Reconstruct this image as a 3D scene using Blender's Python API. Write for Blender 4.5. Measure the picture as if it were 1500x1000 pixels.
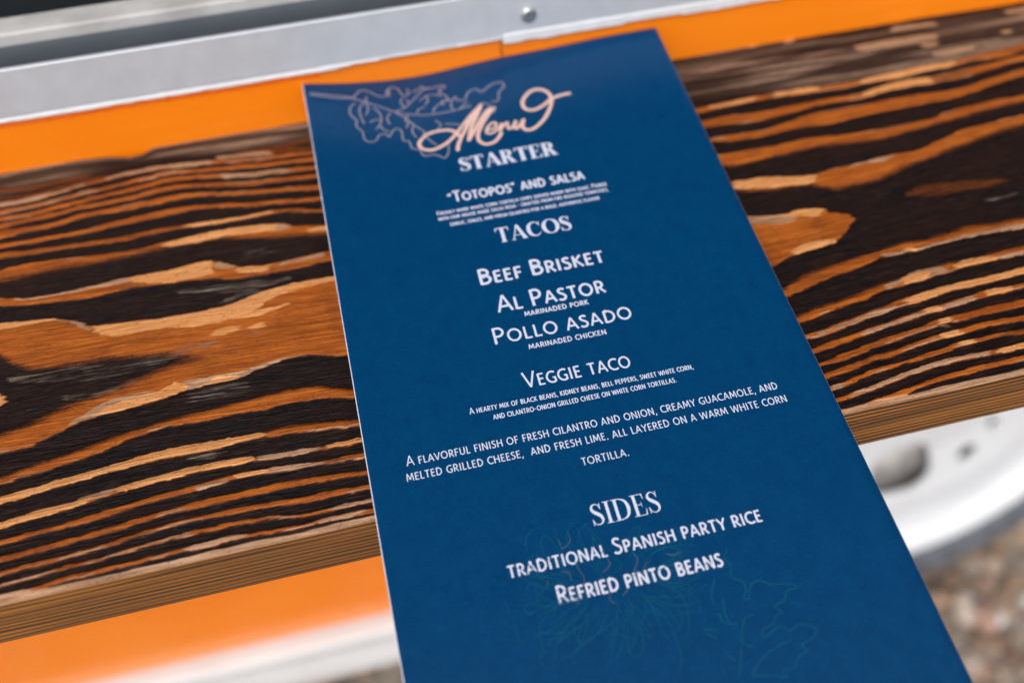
import bpy, math, random
import numpy as np
from mathutils import Vector, Matrix

for o in list(bpy.data.objects):
    bpy.data.objects.remove(o, do_unlink=True)
S = bpy.context.scene
COL = S.collection
rad = math.radians

# ------------------------------------------------------------------ camera
cam_d = bpy.data.cameras.new("camera")
cam = bpy.data.objects.new("camera", cam_d)
COL.objects.link(cam)
cam.location = (-0.0223506, -0.2331209, 0.1782416)
cam.rotation_euler = (0.6773804, 0.0211003, -0.2409882)
cam_d.sensor_width = 36.0
cam_d.lens = 34.68
cam_d.clip_start = 0.01
cam_d.clip_end = 200.0
cam_d.dof.use_dof = True
cam_d.dof.focus_distance = 0.213
cam_d.dof.aperture_fstop = 6.8
cam_d.dof.aperture_blades = 9
S.camera = cam

# ------------------------------------------------------------------ light
SUN_EL, SUN_AZ = rad(52), rad(205)      # azimuth clockwise from +Y
w = bpy.data.worlds.new("World"); S.world = w; w.use_nodes = True
nt = w.node_tree; nt.nodes.clear()
sky = nt.nodes.new("ShaderNodeTexSky"); sky.sky_type = 'NISHITA'; sky.sun_disc = False
sky.sun_elevation = SUN_EL; sky.sun_rotation = SUN_AZ
sky.air_density = 1.0; sky.dust_density = 4.0; sky.ozone_density = 1.0
hs = nt.nodes.new("ShaderNodeHueSaturation"); hs.inputs['Saturation'].default_value = 0.3
bg = nt.nodes.new("ShaderNodeBackground"); bg.inputs['Strength'].default_value = 0.12
wo = nt.nodes.new("ShaderNodeOutputWorld")
nt.links.new(sky.outputs[0], hs.inputs['Color']); nt.links.new(hs.outputs[0], bg.inputs[0]); nt.links.new(bg.outputs[0], wo.inputs[0])
sd = bpy.data.lights.new("sun", 'SUN'); sd.energy = 1.2; sd.angle = rad(35); sd.color = (1.0, 0.97, 0.92)
sun = bpy.data.objects.new("sun", sd); COL.objects.link(sun)
sdir = Vector((math.sin(SUN_AZ)*math.cos(SUN_EL), math.cos(SUN_AZ)*math.cos(SUN_EL), math.sin(SUN_EL)))
sun.rotation_euler = sdir.to_track_quat('Z', 'Y').to_euler()
sun.location = sdir*5
S.view_settings.view_transform = 'Standard'; S.view_settings.look = 'None'
S.view_settings.gamma = 1.0; S.view_settings.use_curve_mapping = False
S.view_settings.exposure = 0.38
S.cycles.use_denoising = True; S.cycles.denoiser = 'OPENIMAGEDENOISE'; S.cycles.denoising_prefilter = 'ACCURATE'; S.cycles.denoising_input_passes = 'RGB_ALBEDO_NORMAL'
S.cycles.use_adaptive_sampling = False

# ------------------------------------------------------------------ helpers
def mesh_obj(name, verts, faces, mat=None, parent=None, smooth=False, mats=None, fmat=None):
    me = bpy.data.meshes.new(name)
    me.from_pydata([tuple(map(float, v)) for v in verts], [], [tuple(map(int, f)) for f in faces])
    for m in (mats or ([mat] if mat else [])): me.materials.append(m)
    if fmat is not None: me.polygons.foreach_set('material_index', fmat)
    if smooth: me.polygons.foreach_set('use_smooth', [True]*len(me.polygons))
    me.update()
    o = bpy.data.objects.new(name, me); COL.objects.link(o)
    if parent: o.parent = parent
    return o

def thing(name, label, cat, loc=(0, 0, 0), rot=(0, 0, 0)):
    o = bpy.data.objects.new(name, None); COL.objects.link(o)
    o.location = loc; o.rotation_euler = rot; o.empty_display_size = 0.05
    o["label"] = label; o["category"] = cat
    return o

class MB:
    def __init__(s): s.v = []; s.f = []
    def add(s, vs, fs):
        b = len(s.v); s.v += list(vs); s.f += [[i+b for i in f] for f in fs]
    def box(s, x0, x1, y0, y1, z0, z1, b=0.0):
        if b <= 0:
            s.add([(x, y, z) for z in (z0, z1) for y in (y0, y1) for x in (x0, x1)],
                  [(0, 2, 3, 1), (4, 5, 7, 6), (0, 1, 5, 4), (2, 6, 7, 3), (0, 4, 6, 2), (1, 3, 7, 5)])
        else:
            s.extrude_x([(y0+b, z0), (y1-b, z0), (y1, z0+b), (y1, z1-b), (y1-b, z1), (y0+b, z1), (y0, z1-b), (y0, z0+b)], x0, x1)
    def extrude_x(s, prof, x0, x1):
        n = len(prof)
        s.add([(x0, y, z) for y, z in prof]+[(x1, y, z) for y, z in prof],
              [(i, (i+1) % n, n+(i+1) % n, n+i) for i in range(n)]+[tuple(range(n))[::-1], tuple(range(n, 2*n))])
    def obj(s, name, mat, parent=None, smooth=False):
        o = mesh_obj(name, s.v, s.f, mat, parent, smooth)
        import bmesh
        bm = bmesh.new(); bm.from_mesh(o.data); bmesh.ops.recalc_face_normals(bm, faces=bm.faces); bm.to_mesh(o.data); bm.free()
        return o

class Mat:
    """small node-graph helper"""
    def __init__(s, name):
        s.m = bpy.data.materials.new(name); s.m.use_nodes = True
        s.t = s.m.node_tree; s.t.nodes.clear()
        s.out = s.t.nodes.new('ShaderNodeOutputMaterial')
        s.b = s.t.nodes.new('ShaderNodeBsdfPrincipled'); s.t.links.new(s.b.outputs[0], s.out.inputs[0])
    def n(s, t, **k):
        nd = s.t.nodes.new(t)
        for a, v in k.items():
            if a == 'i':
                for q, val in v.items():
                    if hasattr(val, 'is_linked') or isinstance(val, bpy.types.NodeSocket): s.t.links.new(val, nd.inputs[q])
                    else: nd.inputs[q].default_value = val
            else: setattr(nd, a, v)
        return nd
    def math(s, op, a, b=0.0, c=0.0, clamp=False):
        nd = s.n('ShaderNodeMath', operation=op, use_clamp=clamp, i={0: a, 1: b, 2: c}); return nd.outputs[0]
    def mix(s, f, a, b, mode='MIX'):
        nd = s.n('ShaderNodeMix', data_type='RGBA', blend_type=mode)
        for idx, val in ((0, f), (6, a), (7, b)):
            if isinstance(val, bpy.types.NodeSocket): s.t.links.new(val, nd.inputs[idx])
            else: nd.inputs[idx].default_value = val if idx == 0 else (tuple(val)+(1,))[:4]
        return nd.outputs[2]
    def coords(s, scale=(1, 1, 1), kind='Object'):
        tc = s.n('ShaderNodeTexCoord'); mp = s.n('ShaderNodeMapping', i={'Vector': tc.outputs[kind], 'Scale': scale}); return mp.outputs[0]
    def noise(s, vec, scale=1.0, detail=3.0, rough=0.55, dist=0.0):
        return s.n('ShaderNodeTexNoise', i={'Vector': vec, 'Scale': scale, 'Detail': detail, 'Roughness': rough, 'Distortion': dist}).outputs[0]
    def ramp(s, f, a, b):
        return s.n('ShaderNodeMapRange', interpolation_type='SMOOTHSTEP', i={0: f, 1: a, 2: b, 3: 0.0, 4: 1.0}).outputs[0]
    def set(s, **k):
        for a, v in k.items():
            nm = a.replace('_', ' ')
            if isinstance(v, bpy.types.NodeSocket): s.t.links.new(v, s.b.inputs[nm])
            else: s.b.inputs[nm].default_value = (tuple(v)+(1,)) if (isinstance(v, tuple) and len(v) == 3) else v
        return s
    def bump(s, h, strength=0.3, dist=0.001):
        nd = s.n('ShaderNodeBump', i={'Height': h, 'Strength': strength, 'Distance': dist}); s.t.links.new(nd.outputs[0], s.b.inputs['Normal'])

# ------------------------------------------------------------------ materials
def mat_orange():
    m = Mat('orange_paint'); v = m.coords((1, 1, 1))
    n1 = m.noise(v, 9, 3); n2 = m.noise(v, 900, 2)
    m.set(Base_Color=m.mix(m.ramp(n1, .3, .7), (0.95, 0.225, 0.005), (0.98, 0.255, 0.007)), Roughness=m.math('MULTIPLY_ADD', n1, .12, .22))
    m.b.inputs['Specular IOR Level'].default_value = .5; m.b.inputs['Coat Weight'].default_value = 0.45; m.b.inputs['Coat Roughness'].default_value = 0.12
    m.bump(n2, .05, .0003); return m.m
def mat_alu(name, col, rough, metal=1.0, streak=0.35):
    m = Mat(name); v = m.coords((6, 300, 300)); v2 = m.coords((1, 1, 1))
    n1 = m.noise(v, 1.0, 4); n2 = m.noise(v2, 130, 5, .65); n3 = m.noise(v2, 600, 3)
    c = m.mix(m.ramp(n2, .3, .75), tuple(x*0.92 for x in col), col)
    c = m.mix(m.math('MULTIPLY', m.ramp(n3, .62, .75), .15), c, tuple(min(1, x*1.25) for x in col))
    m.set(Base_Color=c, Metallic=metal, Roughness=m.math('ADD', m.math('MULTIPLY_ADD', n1, streak*.4, rough-.08), m.math('MULTIPLY', n2, .15)))
    m.bump(n1, .12, .0004); return m.m
def mat_plain(name, col, rough=.5, metal=0.0, var=.15, scale=60, bump=0.0, spec=.5):
    m = Mat(name); v = m.coords(); n = m.noise(v, scale, 4)
    m.b.inputs['Specular IOR Level'].default_value = spec
    m.set(Base_Color=m.mix(m.ramp(n, .3, .7), tuple(x*(1-var) for x in col), tuple(min(1, x*(1+var)) for x in col)), Roughness=rough, Metallic=metal)
    if bump: m.bump(n, bump, .0006)
    return m.m
def mat_card():
    m = Mat('navy_card'); v = m.coords()
    n1 = m.noise(v, 260, 4, .7); n2 = m.noise(v, 1500, 2); n3 = m.noise(v, 18, 3)
    c = m.mix(m.ramp(n1, .25, .75), (0.0002, 0.037, 0.118), (0.0003, 0.046, 0.137))
    c = m.mix(m.math('MULTIPLY', m.ramp(n2, .48, .72), .30), c, (0.002, 0.07, 0.19))
    c = m.mix(m.math('MULTIPLY', m.ramp(n3, .4, .7), .25), c, (0.0003, 0.038, 0.118))
    vo = m.n('ShaderNodeTexVoronoi', i={'Vector': v, 'Scale': 90.0})
    wn = m.n('ShaderNodeTexWhiteNoise', i={0: vo.outputs['Position']}) if False else None
    sp = m.math('LESS_THAN', vo.outputs['Distance'], .022)
    keep = m.math('GREATER_THAN', m.n('ShaderNodeSeparateColor', i={0: vo.outputs['Color']}).outputs[0], .80)
    c = m.mix(m.math('MULTIPLY', m.math('MULTIPLY', sp, keep), .55), c, (0.5, 0.55, 0.65))
    m.set(Base_Color=c, Roughness=m.math('MULTIPLY_ADD', n1, .12, 0.24)); m.b.inputs['Specular IOR Level'].default_value = .14
    m.bump(n2, .06, .0001); return m.m
def mat_wood():
    m = Mat('burnt_wood'); at = m.n('ShaderNodeAttribute', attribute_name='grain'); wr = m.n('ShaderNodeAttribute', attribute_name='worn')
    sc = m.n('ShaderNodeSeparateColor', i={0: at.outputs['Color']})
    V, PALE, DULL, GREY = sc.outputs[0], sc.outputs[1], sc.outputs[2], at.outputs['Alpha']
    tc = m.n('ShaderNodeTexCoord')
    gd = m.n('ShaderNodeAttribute', attribute_name='flow')       # fibre direction: the coordinate across the fibres, in mm
    sx = m.n('ShaderNodeSeparateXYZ', i={0: tc.outputs['Object']})
    def fibre(sx_, sy_, z, det=3):
        return m.noise(m.n('ShaderNodeCombineXYZ', i={0: m.math('MULTIPLY', sx.outputs[0], sx_), 1: m.math('MULTIPLY', gd.outputs['Fac'], sy_), 2: z}).outputs[0], 1, det, .6)
    f1 = fibre(95, 2.3, 0.0); f2 = fibre(190, 3.6, 3.0, 2); f3 = fibre(30, .75, 7.0); f4 = fibre(55, 1.6, 11.0, 2)
    blot = m.noise(tc.outputs['Object'], 110, 4, .6); grit = m.noise(tc.outputs['Object'], 1300, 2)
    M = lambda a_, b_: m.math('MULTIPLY', a_, b_)
    char = m.mix(m.ramp(f3, .36, .68), (0.0036, 0.0030, 0.0044), (0.014, 0.0060, 0.0045))
    char = m.mix(M(m.ramp(f1, .50, .70), .65), char, (0.034, 0.0130, 0.0075))
    char = m.mix(M(m.ramp(f2, .58, .70), .40), char, (0.085, 0.050, 0.035))
    # charred brown -> red brown -> orange as the burn thins out
    vv = m.math('ADD', V, M(m.math('SUBTRACT', m.math('ADD', M(f1, .45), M(grit, .55)), .5), M(M(V, m.math('SUBTRACT', 1.05, V)), 4.2)), clamp=True)
    vv = m.math('ADD', vv, M(m.math('SUBTRACT', f4, .55), M(m.ramp(V, .2, .9), .55)), clamp=True)
    org = m.mix(m.ramp(f3, .3, .7), (0.27, 0.060, 0.0065), (0.50, 0.128, 0.0145))
    org = m.mix(M(m.ramp(blot, .48, .70), .55), org, (0.17, 0.035, 0.007))
    org = m.mix(M(m.ramp(f1, .52, .68), .55), org, (0.60, 0.195, 0.032))
    org = m.mix(M(m.ramp(f2, .56, .70), .55), org, (0.14, 0.038, 0.009))
    mid = m.mix(m.ramp(f1, .35, .65), (0.055, 0.016, 0.005), (0.17, 0.042, 0.008))
    pale = m.mix(m.ramp(f1, .34, .66), (0.60, 0.225, 0.060), (0.82, 0.40, 0.155))
    pale = m.mix(M(m.ramp(f2, .57, .70), .45), pale, (0.36, 0.13, 0.035))
    pale = m.mix(M(m.ramp(f4, .50, .66), .35), pale, (0.60, 0.32, 0.17))
    dull = m.mix(m.ramp(f4, .35, .65), (0.30, 0.160, 0.085), (0.56, 0.335, 0.205))
    dull = m.mix(M(m.ramp(f2, .55, .68), .4), dull, (0.15, 0.075, 0.04))
    grey = m.mix(m.ramp(f2, .4, .66), (0.15, 0.115, 0.090), (0.40, 0.325, 0.255))
    weat = m.mix(m.ramp(f4, .32, .66), (0.095, 0.055, 0.038), (0.38, 0.250, 0.175))
    weat = m.mix(M(m.ramp(f1, .50, .70), .6), weat, (0.42, 0.305, 0.22))
    weat = m.mix(M(m.ramp(f2, .54, .66), .55), weat, (0.030, 0.018, 0.014))
    c = m.mix(M(wr.outputs['Fac'], .9), char, weat)
    c = m.mix(m.ramp(vv, .12, .50), c, mid)
    c = m.mix(m.ramp(vv, .40, .95), c, org)
    gs = m.math('ADD', M(fibre(75, 4.6, 17.0, 3), .75), M(blot, .25))
    gg = m.ramp(m.math('ADD', gs, M(m.math('SUBTRACT', GREY, .9), .36)), .475, .57)
    c = m.mix(M(gg, .9), c, grey)
    dd = M(m.ramp(m.math('ADD', DULL, M(m.math('SUBTRACT', f1, .5), 1.5)), .25, .75), .85)
    c = m.mix(dd, c, dull)
    pp = m.ramp(m.math('ADD', PALE, M(m.math('SUBTRACT', f4, .5), 1.3)), .25, .72)
    c = m.mix(M(pp, .92), c, pale)
    c = m.mix(M(m.ramp(grit, .58, .72), .38), c, (0.03, 0.012, 0.006))
    r = m.math('MULTIPLY_ADD', f1, .25, .33)
    r = m.math('ADD', r, m.math('MULTIPLY', pp, .12))
    m.set(Base_Color=c, Roughness=r); m.b.inputs['Specular IOR Level'].default_value = .11
    h = m.math('ADD', m.math('MULTIPLY', f1, 1.0), m.math('ADD', m.math('MULTIPLY', f2, .7), m.math('MULTIPLY', grit, .25)))
    m.bump(h, .8, .0005); return m.m
def mat_edge_wood():
    m = Mat('wood_edge'); tc = m.n('ShaderNodeTexCoord')
    sx = m.n('ShaderNodeSeparateXYZ', i={0: tc.outputs['Object']})
    wob = m.noise(m.n('ShaderNodeCombineXYZ', i={0: m.math('MULTIPLY', sx.outputs[0], 14), 1: 0.0, 2: m.math('MULTIPLY', sx.outputs[2], 60)}).outputs[0], 1, 2)
    zz = m.math('ADD', sx.outputs[2], m.math('MULTIPLY', wob, .0022))
    wob2 = m.noise(m.n('ShaderNodeCombineXYZ', i={0: m.math('MULTIPLY', sx.outputs[0], 5), 1: 4.0, 2: m.math('MULTIPLY', sx.outputs[2], 420)}).outputs[0], 1, 3, .65)
    ring = m.math('SINE', m.math('ADD', m.math('MULTIPLY', zz, 2*math.pi/.00145), m.math('MULTIPLY', wob2, 13.0)))
    b = m.n('ShaderNodeCombineXYZ', i={0: m.math('MULTIPLY', sx.outputs[0], 70), 1: 0.0, 2: m.math('MULTIPLY', zz, 2600)}).outputs[0]
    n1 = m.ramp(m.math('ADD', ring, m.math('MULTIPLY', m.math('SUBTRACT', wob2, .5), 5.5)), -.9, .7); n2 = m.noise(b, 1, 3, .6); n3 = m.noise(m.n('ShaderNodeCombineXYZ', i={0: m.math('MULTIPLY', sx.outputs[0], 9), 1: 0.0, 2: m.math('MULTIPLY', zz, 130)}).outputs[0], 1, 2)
    c = m.mix(n1, (0.026, 0.0100, 0.0022), (0.37, 0.136, 0.0175))
    c = m.mix(m.math('MULTIPLY', m.ramp(n2, .48, .68), .35), c, (0.12, 0.044, 0.008))
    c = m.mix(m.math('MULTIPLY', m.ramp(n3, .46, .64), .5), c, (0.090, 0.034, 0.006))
    m.set(Base_Color=c, Roughness=.55); m.bump(m.math('ADD', n1, m.math('MULTIPLY', n2, .4)), .5, .0004); return m.m
def mat_gravel():
    m = Mat('pebbles'); at = m.n('ShaderNodeAttribute', attribute_name='tint'); v = m.coords(); n = m.noise(v, 420, 4)
    c = m.mix(m.math('MULTIPLY', m.ramp(n, .4, .75), .4), at.outputs['Color'], (0.06, 0.045, 0.035))
    m.set(Base_Color=c, Roughness=.75); m.bump(n, .4, .001); return m.m

ORANGE = mat_orange()
ALU = mat_alu('brushed_aluminium', (0.60, 0.635, 0.69), .48, .3)
ALU_DARK = mat_alu('dull_metal', (0.13, 0.155, 0.185), .38, .6)
SILL = mat_plain('sill_metal', (0.46, 0.45, 0.44), .7, 0, .15, 90, .1)
SEAL = mat_plain('white_sealant', (0.70, 0.71, 0.74), .45, 0, .05, 300, .3)
TRIM = mat_plain('silver_trim', (0.72, 0.72, 0.73), .45, 0, .05, 25)
DARK = mat_plain('dark_interior', (0.012, 0.016, 0.020), .5, 0, .3, 8)
RUBBER = mat_plain('tyre_rubber', (0.085, 0.094, 0.112), .65, 0, .2, 80, .3)
RIMW = mat_plain('white_rim_paint', (0.70, 0.72, 0.75), .4, 0, .03, 30)
STEEL = mat_plain('screw_steel', (0.62, 0.62, 0.62), .42, 1.0, .15, 800)
GROUND = mat_plain('ground_soil', (0.24, 0.20, 0.165), .9, 0, .4, 120, .6)
PAPER = mat_plain('paper_core', (0.62, 0.62, 0.74), .6, 0, .05, 400)
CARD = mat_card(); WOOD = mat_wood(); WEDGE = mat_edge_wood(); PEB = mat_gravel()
INK = mat_plain('white_ink', (0.60, 0.635, 0.775), .45, 0, .03, 900, spec=.3)
INK_P = mat_plain('peach_ink', (0.74, 0.49, 0.42), .45, 0, .05, 900)
INK_M = mat_plain('mauve_ink', (0.31, 0.27, 0.33), .45, 0, .1, 500)
INK_T = mat_plain('teal_ink', (0.0015, 0.072, 0.140), .45, 0, .1, 300, spec=.17)
INK_B = mat_plain('tan_ink', (0.045, 0.080, 0.130), .45, 0, .2, 300, spec=.17)

# grain of the plank, measured in plank millimetres: (tone, back softness, front softness, run-on, back edge x,y.., front edge x,y..)
STRIPES = [
 ('ow',0.4,0.4,'l',(-112.6,-6.18,-105.4,-7.84,-98.2,-7.52,-91.1,-7.19,-86.7,-6.77),(-112.4,-8.45,-105.2,-9.82,-98.2,-9.23,-91,-8.91,-86.7,-8.37)),
 ('ow',0.4,0.4,'l',(-112.3,-10.14,-106.9,-10.86,-101.6,-10.96,-94.6,-9.52,-87.4,-9.21,-83.8,-8.59),(-112.2,-11.37,-106.9,-12.09,-101.6,-12.03,-94.5,-10.77,-87.4,-10.46,-83.8,-9.73)),
 ('o',0.4,0.4,'lr',(-112.1,-12.37,-106.8,-12.7,-101.6,-12.19,-96.3,-11.69,-92.8,-10.97,-87.4,-10.46,-83.1,-9.36,-76.6,-8.84,-69.3,-9.09,-65.6,-9.05,-58.2,-10.05,-55.3,-10.56,-47.2,-11.88,-39.8,-12.55,-29,-13.71),(-111.9,-14.57,-106.7,-14.36,-101.5,-14.14,-96.2,-13.36,-92.7,-12.1,-87.4,-11.59,-83.1,-11.06,-76.6,-10.56,-69.3,-10.53,-65.6,-10.54,-58.3,-11.6,-55.4,-11.82,-47.3,-13.48,-39.9,-14.04,-29.1,-15.03)),
 ('ow',0.4,0.4,'r',(-55.2,-8.36,-50.7,-9.15,-47,-9.28,-39.6,-10.24,-28.9,-11.23),(-55.3,-9.98,-50.8,-10.6,-47.1,-11.02,-39.7,-12.14,-29.1,-12.74)),
 ('ow',0.4,0.4,'r',(-50.7,-7.81,-43.2,-8.53,-35.6,-8.5,-29.5,-8.17),(-50.7,-8.74,-43.3,-9.82,-35.8,-10.25,-29.7,-9.7)),
 ('o',0.4,0.4,'lr',(-111.9,-15.4,-104.9,-15.66,-97.9,-14.93,-90.9,-13.98,-82,-13.33,-73,-12.39,-69.3,-11.38,-63.8,-12.01,-58.4,-13.08,-47.4,-14.45,-40,-15.29,-28.9,-16.55),(-111.7,-17.3,-104.8,-17.3,-97.9,-16.48,-90.9,-15.37,-82,-14.73,-73,-13.8,-69.3,-13.08,-63.9,-13.71,-58.4,-14.44,-47.5,-16.15,-40.2,-16.82,-29.1,-17.97)),
 ('o',0.4,0.4,'lr',(-111.6,-18.12,-104.7,-18.66,-97.8,-17.68,-90.8,-16.74,-83.7,-16.3,-76.6,-15.62,-69.4,-14.21,-63.9,-14.83,-58.5,-15.74,-47.7,-18.11,-40.3,-18.67,-29.2,-19.98),(-111.5,-19.73,-104.6,-20.38,-97.7,-19.2,-90.8,-18.28,-83.7,-17.84,-76.6,-17.29,-69.4,-16,-64,-16.23,-58.6,-17.25,-47.8,-19.78,-40.5,-20.34,-29.3,-21.37)),
 ('o',0.35,0.6,'lr',(-111.4,-21.33,-104.6,-20.54,-96,-20.11,-90.7,-19.2,-83.7,-19.48,-76.6,-19.21,-69.4,-17.56,-64,-17.9,-58.7,-19.19,-47.9,-21.43,-37,-22.41,-29.2,-23.4),(-111.2,-23.45,-104.5,-22.25,-95.9,-21.83,-90.7,-20.83,-83.7,-21.11,-76.6,-20.85,-69.5,-19.49,-64.1,-19.83,-58.7,-20.73,-48,-23.08,-37.2,-24.06,-29.4,-24.94)),
 ('o',0.35,0.6,'lr',(-111.2,-23.98,-104.4,-24,-97.5,-24.55,-92.4,-22.77,-87.2,-22.58,-80.2,-22.6,-69.5,-21.67,-64.2,-21.86,-58.8,-22.91,-48.2,-24.98,-39.2,-26.29,-29.2,-27.9),(-111,-26.85,-104.3,-26.1,-97.4,-26.12,-92.3,-24.89,-87.1,-24.18,-80.2,-24.47,-69.6,-24.1,-64.2,-23.64,-58.9,-24.27,-48.3,-26.86,-39.4,-27.9,-29.4,-29.77)),
 ('o',0.35,0.6,'lr',(-110.8,-28.66,-102.4,-29.15,-95.6,-28.93,-90.5,-29.28,-83.6,-28.02,-76.7,-27.63,-69.6,-27.03,-62.6,-27.06,-55.5,-28.16,-48.5,-29.78,-41.4,-30.62,-29.4,-32.68),(-110.7,-30.45,-102.3,-30.69,-95.5,-30.48,-90.4,-30.83,-83.6,-29.84,-76.7,-29.62,-69.7,-29.4,-62.6,-28.65,-55.6,-29.74,-48.6,-31.36,-41.6,-32.2,-29.5,-34.09)),
 ('od',0.35,0.6,'lr',(-110.6,-31.97,-103.8,-33.03,-97.1,-33.34,-90.3,-33.64,-80.1,-34.1,-73.2,-33.65,-69.8,-33.65,-62.8,-33.86,-55.9,-34.43,-48.9,-34.74,-40,-34.34,-29,-37.28),(-110.4,-34.24,-103.7,-34.79,-97,-34.85,-90.3,-35.16,-80.1,-36.13,-73.3,-35.43,-69.8,-35.34,-62.9,-35.5,-56,-35.81,-49,-36.13,-40.1,-35.78,-29.2,-38.52)),
 ('o',0.35,1.6,'lr',(-110.1,-38.69,-105.2,-37.82,-96.9,-38.09,-90.2,-38.9,-83.5,-39.47,-76.7,-40.04,-69.9,-39.12,-63,-38.94,-56.1,-38.25,-49.2,-38.68,-43.9,-39.2,-37.1,-41.29,-28.9,-43.9),(-109.7,-43.53,-104.9,-42.93,-96.7,-42.5,-90.1,-42.82,-83.4,-42.9,-76.7,-42.74,-70,-42.09,-63.2,-41.92,-56.3,-42.01,-49.5,-43.82,-44.5,-45.43,-37.6,-46.26,-29.4,-47.95)),
 ('o',0.35,0.6,'lr',(-109.4,-48.02,-102.8,-49.99,-99.6,-50.16,-93.1,-50.03,-86.6,-49.67,-80.1,-49.3,-76.8,-49.24,-70.1,-49.34,-68.5,-49.54,-63.4,-48.49,-57.7,-48.71,-55.1,-50.23,-52.8,-51.33,-51.2,-52.86,-46.9,-53.87,-41.8,-53.78,-34.9,-53.19,-28.7,-52.89),(-109.2,-50.81,-102.7,-52.3,-99.5,-52.61,-93,-53.5,-86.6,-53.85,-80.1,-53.04,-76.8,-52.99,-70.2,-53.57,-68.6,-53.77,-63.6,-54.15,-58,-55.17,-55.4,-56.1,-53.1,-56.71,-51.5,-56.69,-47.1,-56.8,-42.1,-57.15,-35.3,-56.72,-29.1,-56.53)),
 ('o',0.3,0.3,'lr',(-108.7,-56.49,-104,-57.31,-99.2,-57.69,-94.4,-58.96,-91.2,-60.47,-88.9,-61.95,-87,-63.11,-83.2,-63.68,-76.9,-64.04,-70.5,-64.85,-67.3,-65.04,-64,-64.78,-62.4,-64.99,-55.9,-64.7,-51,-63.75,-47.6,-62.37,-45.2,-61.85,-43.3,-62.5,-40.9,-61.61,-35.9,-61.78,-29.5,-61.84,-26.1,-62.02),(-105.8,-95.06,-101.5,-94.91,-97.3,-94.21,-93.1,-92.38,-90.2,-91.28,-88.2,-90.87,-86.4,-90.58,-82.9,-90.18,-77,-89.82,-71,-89.27,-68,-88.51,-64.9,-86.38,-63.4,-86.19,-57.2,-86.4,-52.6,-86.21,-49.5,-85.82,-47.3,-85.39,-45.4,-85.07,-43.2,-84.83,-38.5,-85.04,-32.7,-86.77,-29.7,-87.89)),
 ('k',1.5,2,'l',(-108.1,-65.04,-104.7,-69.46,-101.5,-71.61,-95.4,-72.32,-89.3,-72.9,-84.7,-72.67,-80,-73.68,-75.4,-74.7,-70.7,-75.51,-66.1,-76.94,-61.5,-78.77,-58.4,-80.19),(-106,-91.57,-103.2,-91.02,-100.4,-90.66,-94.7,-88.23,-88.9,-86.72,-84.4,-85.76,-80,-84.4,-75.4,-83.22,-70.8,-81.62,-66.2,-80.81,-61.6,-80.6,-58.5,-80.8)),
 ('o',0.9,0.3,'lr',(-105.3,-100.96,-101.2,-99.95,-97,-99.28,-91.4,-98.62,-85.7,-97.4,-82.8,-96.52,-77,-95.64,-68.2,-94.78,-62.2,-94.45,-56.2,-94.11,-50.1,-93.77,-44,-93.24,-37.9,-94.04,-33.5,-95.48,-29.4,-96.99),(-105.2,-103.06,-101,-102.7,-96.9,-102.29,-91.3,-101.4,-85.7,-100.47,-82.8,-99.6,-77,-98.03,-68.2,-97.01,-62.4,-97.79,-56.4,-97.29,-50.5,-97.9,-44.4,-97.58,-38.4,-97.82,-33.9,-98.72,-29.8,-100.06)),
 ('o',0.9,0.3,'lr',(-105,-105.82,-100.8,-105.71,-95.9,-105.3,-91.2,-104.8,-85.6,-104.18,-79.9,-103.37,-68.4,-102.8,-62.6,-103.23,-56.8,-103.3,-50.9,-103.55,-47.9,-103.23,-43.5,-103.28,-39.1,-103.88,-34.7,-104.58,-29.3,-105.41),(-104.8,-108.03,-100.7,-107.93,-95.8,-107.01,-91.1,-106.7,-85.5,-106.09,-79.9,-105.65,-68.5,-105.46,-62.8,-105.89,-56.9,-105.26,-51.1,-105.16,-48.1,-105.48,-43.7,-105.79,-39.4,-106.38,-35,-106.98,-29.6,-107.45)),
 ('o',0.8,0.3,'lr',(-104.5,-112.04,-100.5,-111.61,-96.4,-111.18,-92.3,-111.09,-88.2,-110.82,-82.7,-110.07,-77.1,-109.48,-68.6,-108.76,-62.9,-108.85,-58.6,-108.74,-54.3,-108.98,-52.3,-109.5,-45.6,-109.98,-39.8,-110.32,-35.4,-110.5,-29.5,-110.35),(-104.3,-114,-100.3,-113.43,-96.3,-113.34,-92.3,-112.92,-88.2,-112.66,-82.7,-111.59,-77.1,-111.18,-68.7,-110.81,-63,-110.56,-58.7,-110.64,-54.4,-110.77,-52.4,-110.77,-45.8,-111.43,-39.9,-111.46,-35.6,-111.95,-29.7,-111.98)),
 ('o',0.6,0.35,'lr',(-104.1,-116.75,-98.8,-116.22,-93.5,-116.16,-88.1,-115.78,-85.4,-115.18,-79.9,-114.63,-75.7,-114.38,-68.8,-113.84,-63.1,-113.44,-57.4,-113.21,-56.6,-112.85,-51.7,-112.97,-46,-113.42,-40.3,-114.37,-37.4,-114.25,-29.5,-114.54),(-104,-117.87,-98.8,-117.41,-93.4,-117.36,-88,-117.08,-85.3,-116.88,-79.9,-116.27,-75.8,-115.54,-68.8,-115.17,-63.2,-115.02,-57.5,-114.32,-56.6,-114.27,-51.8,-114.49,-46.1,-114.94,-40.4,-115.28,-37.5,-115.61,-29.7,-115.96)),
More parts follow.
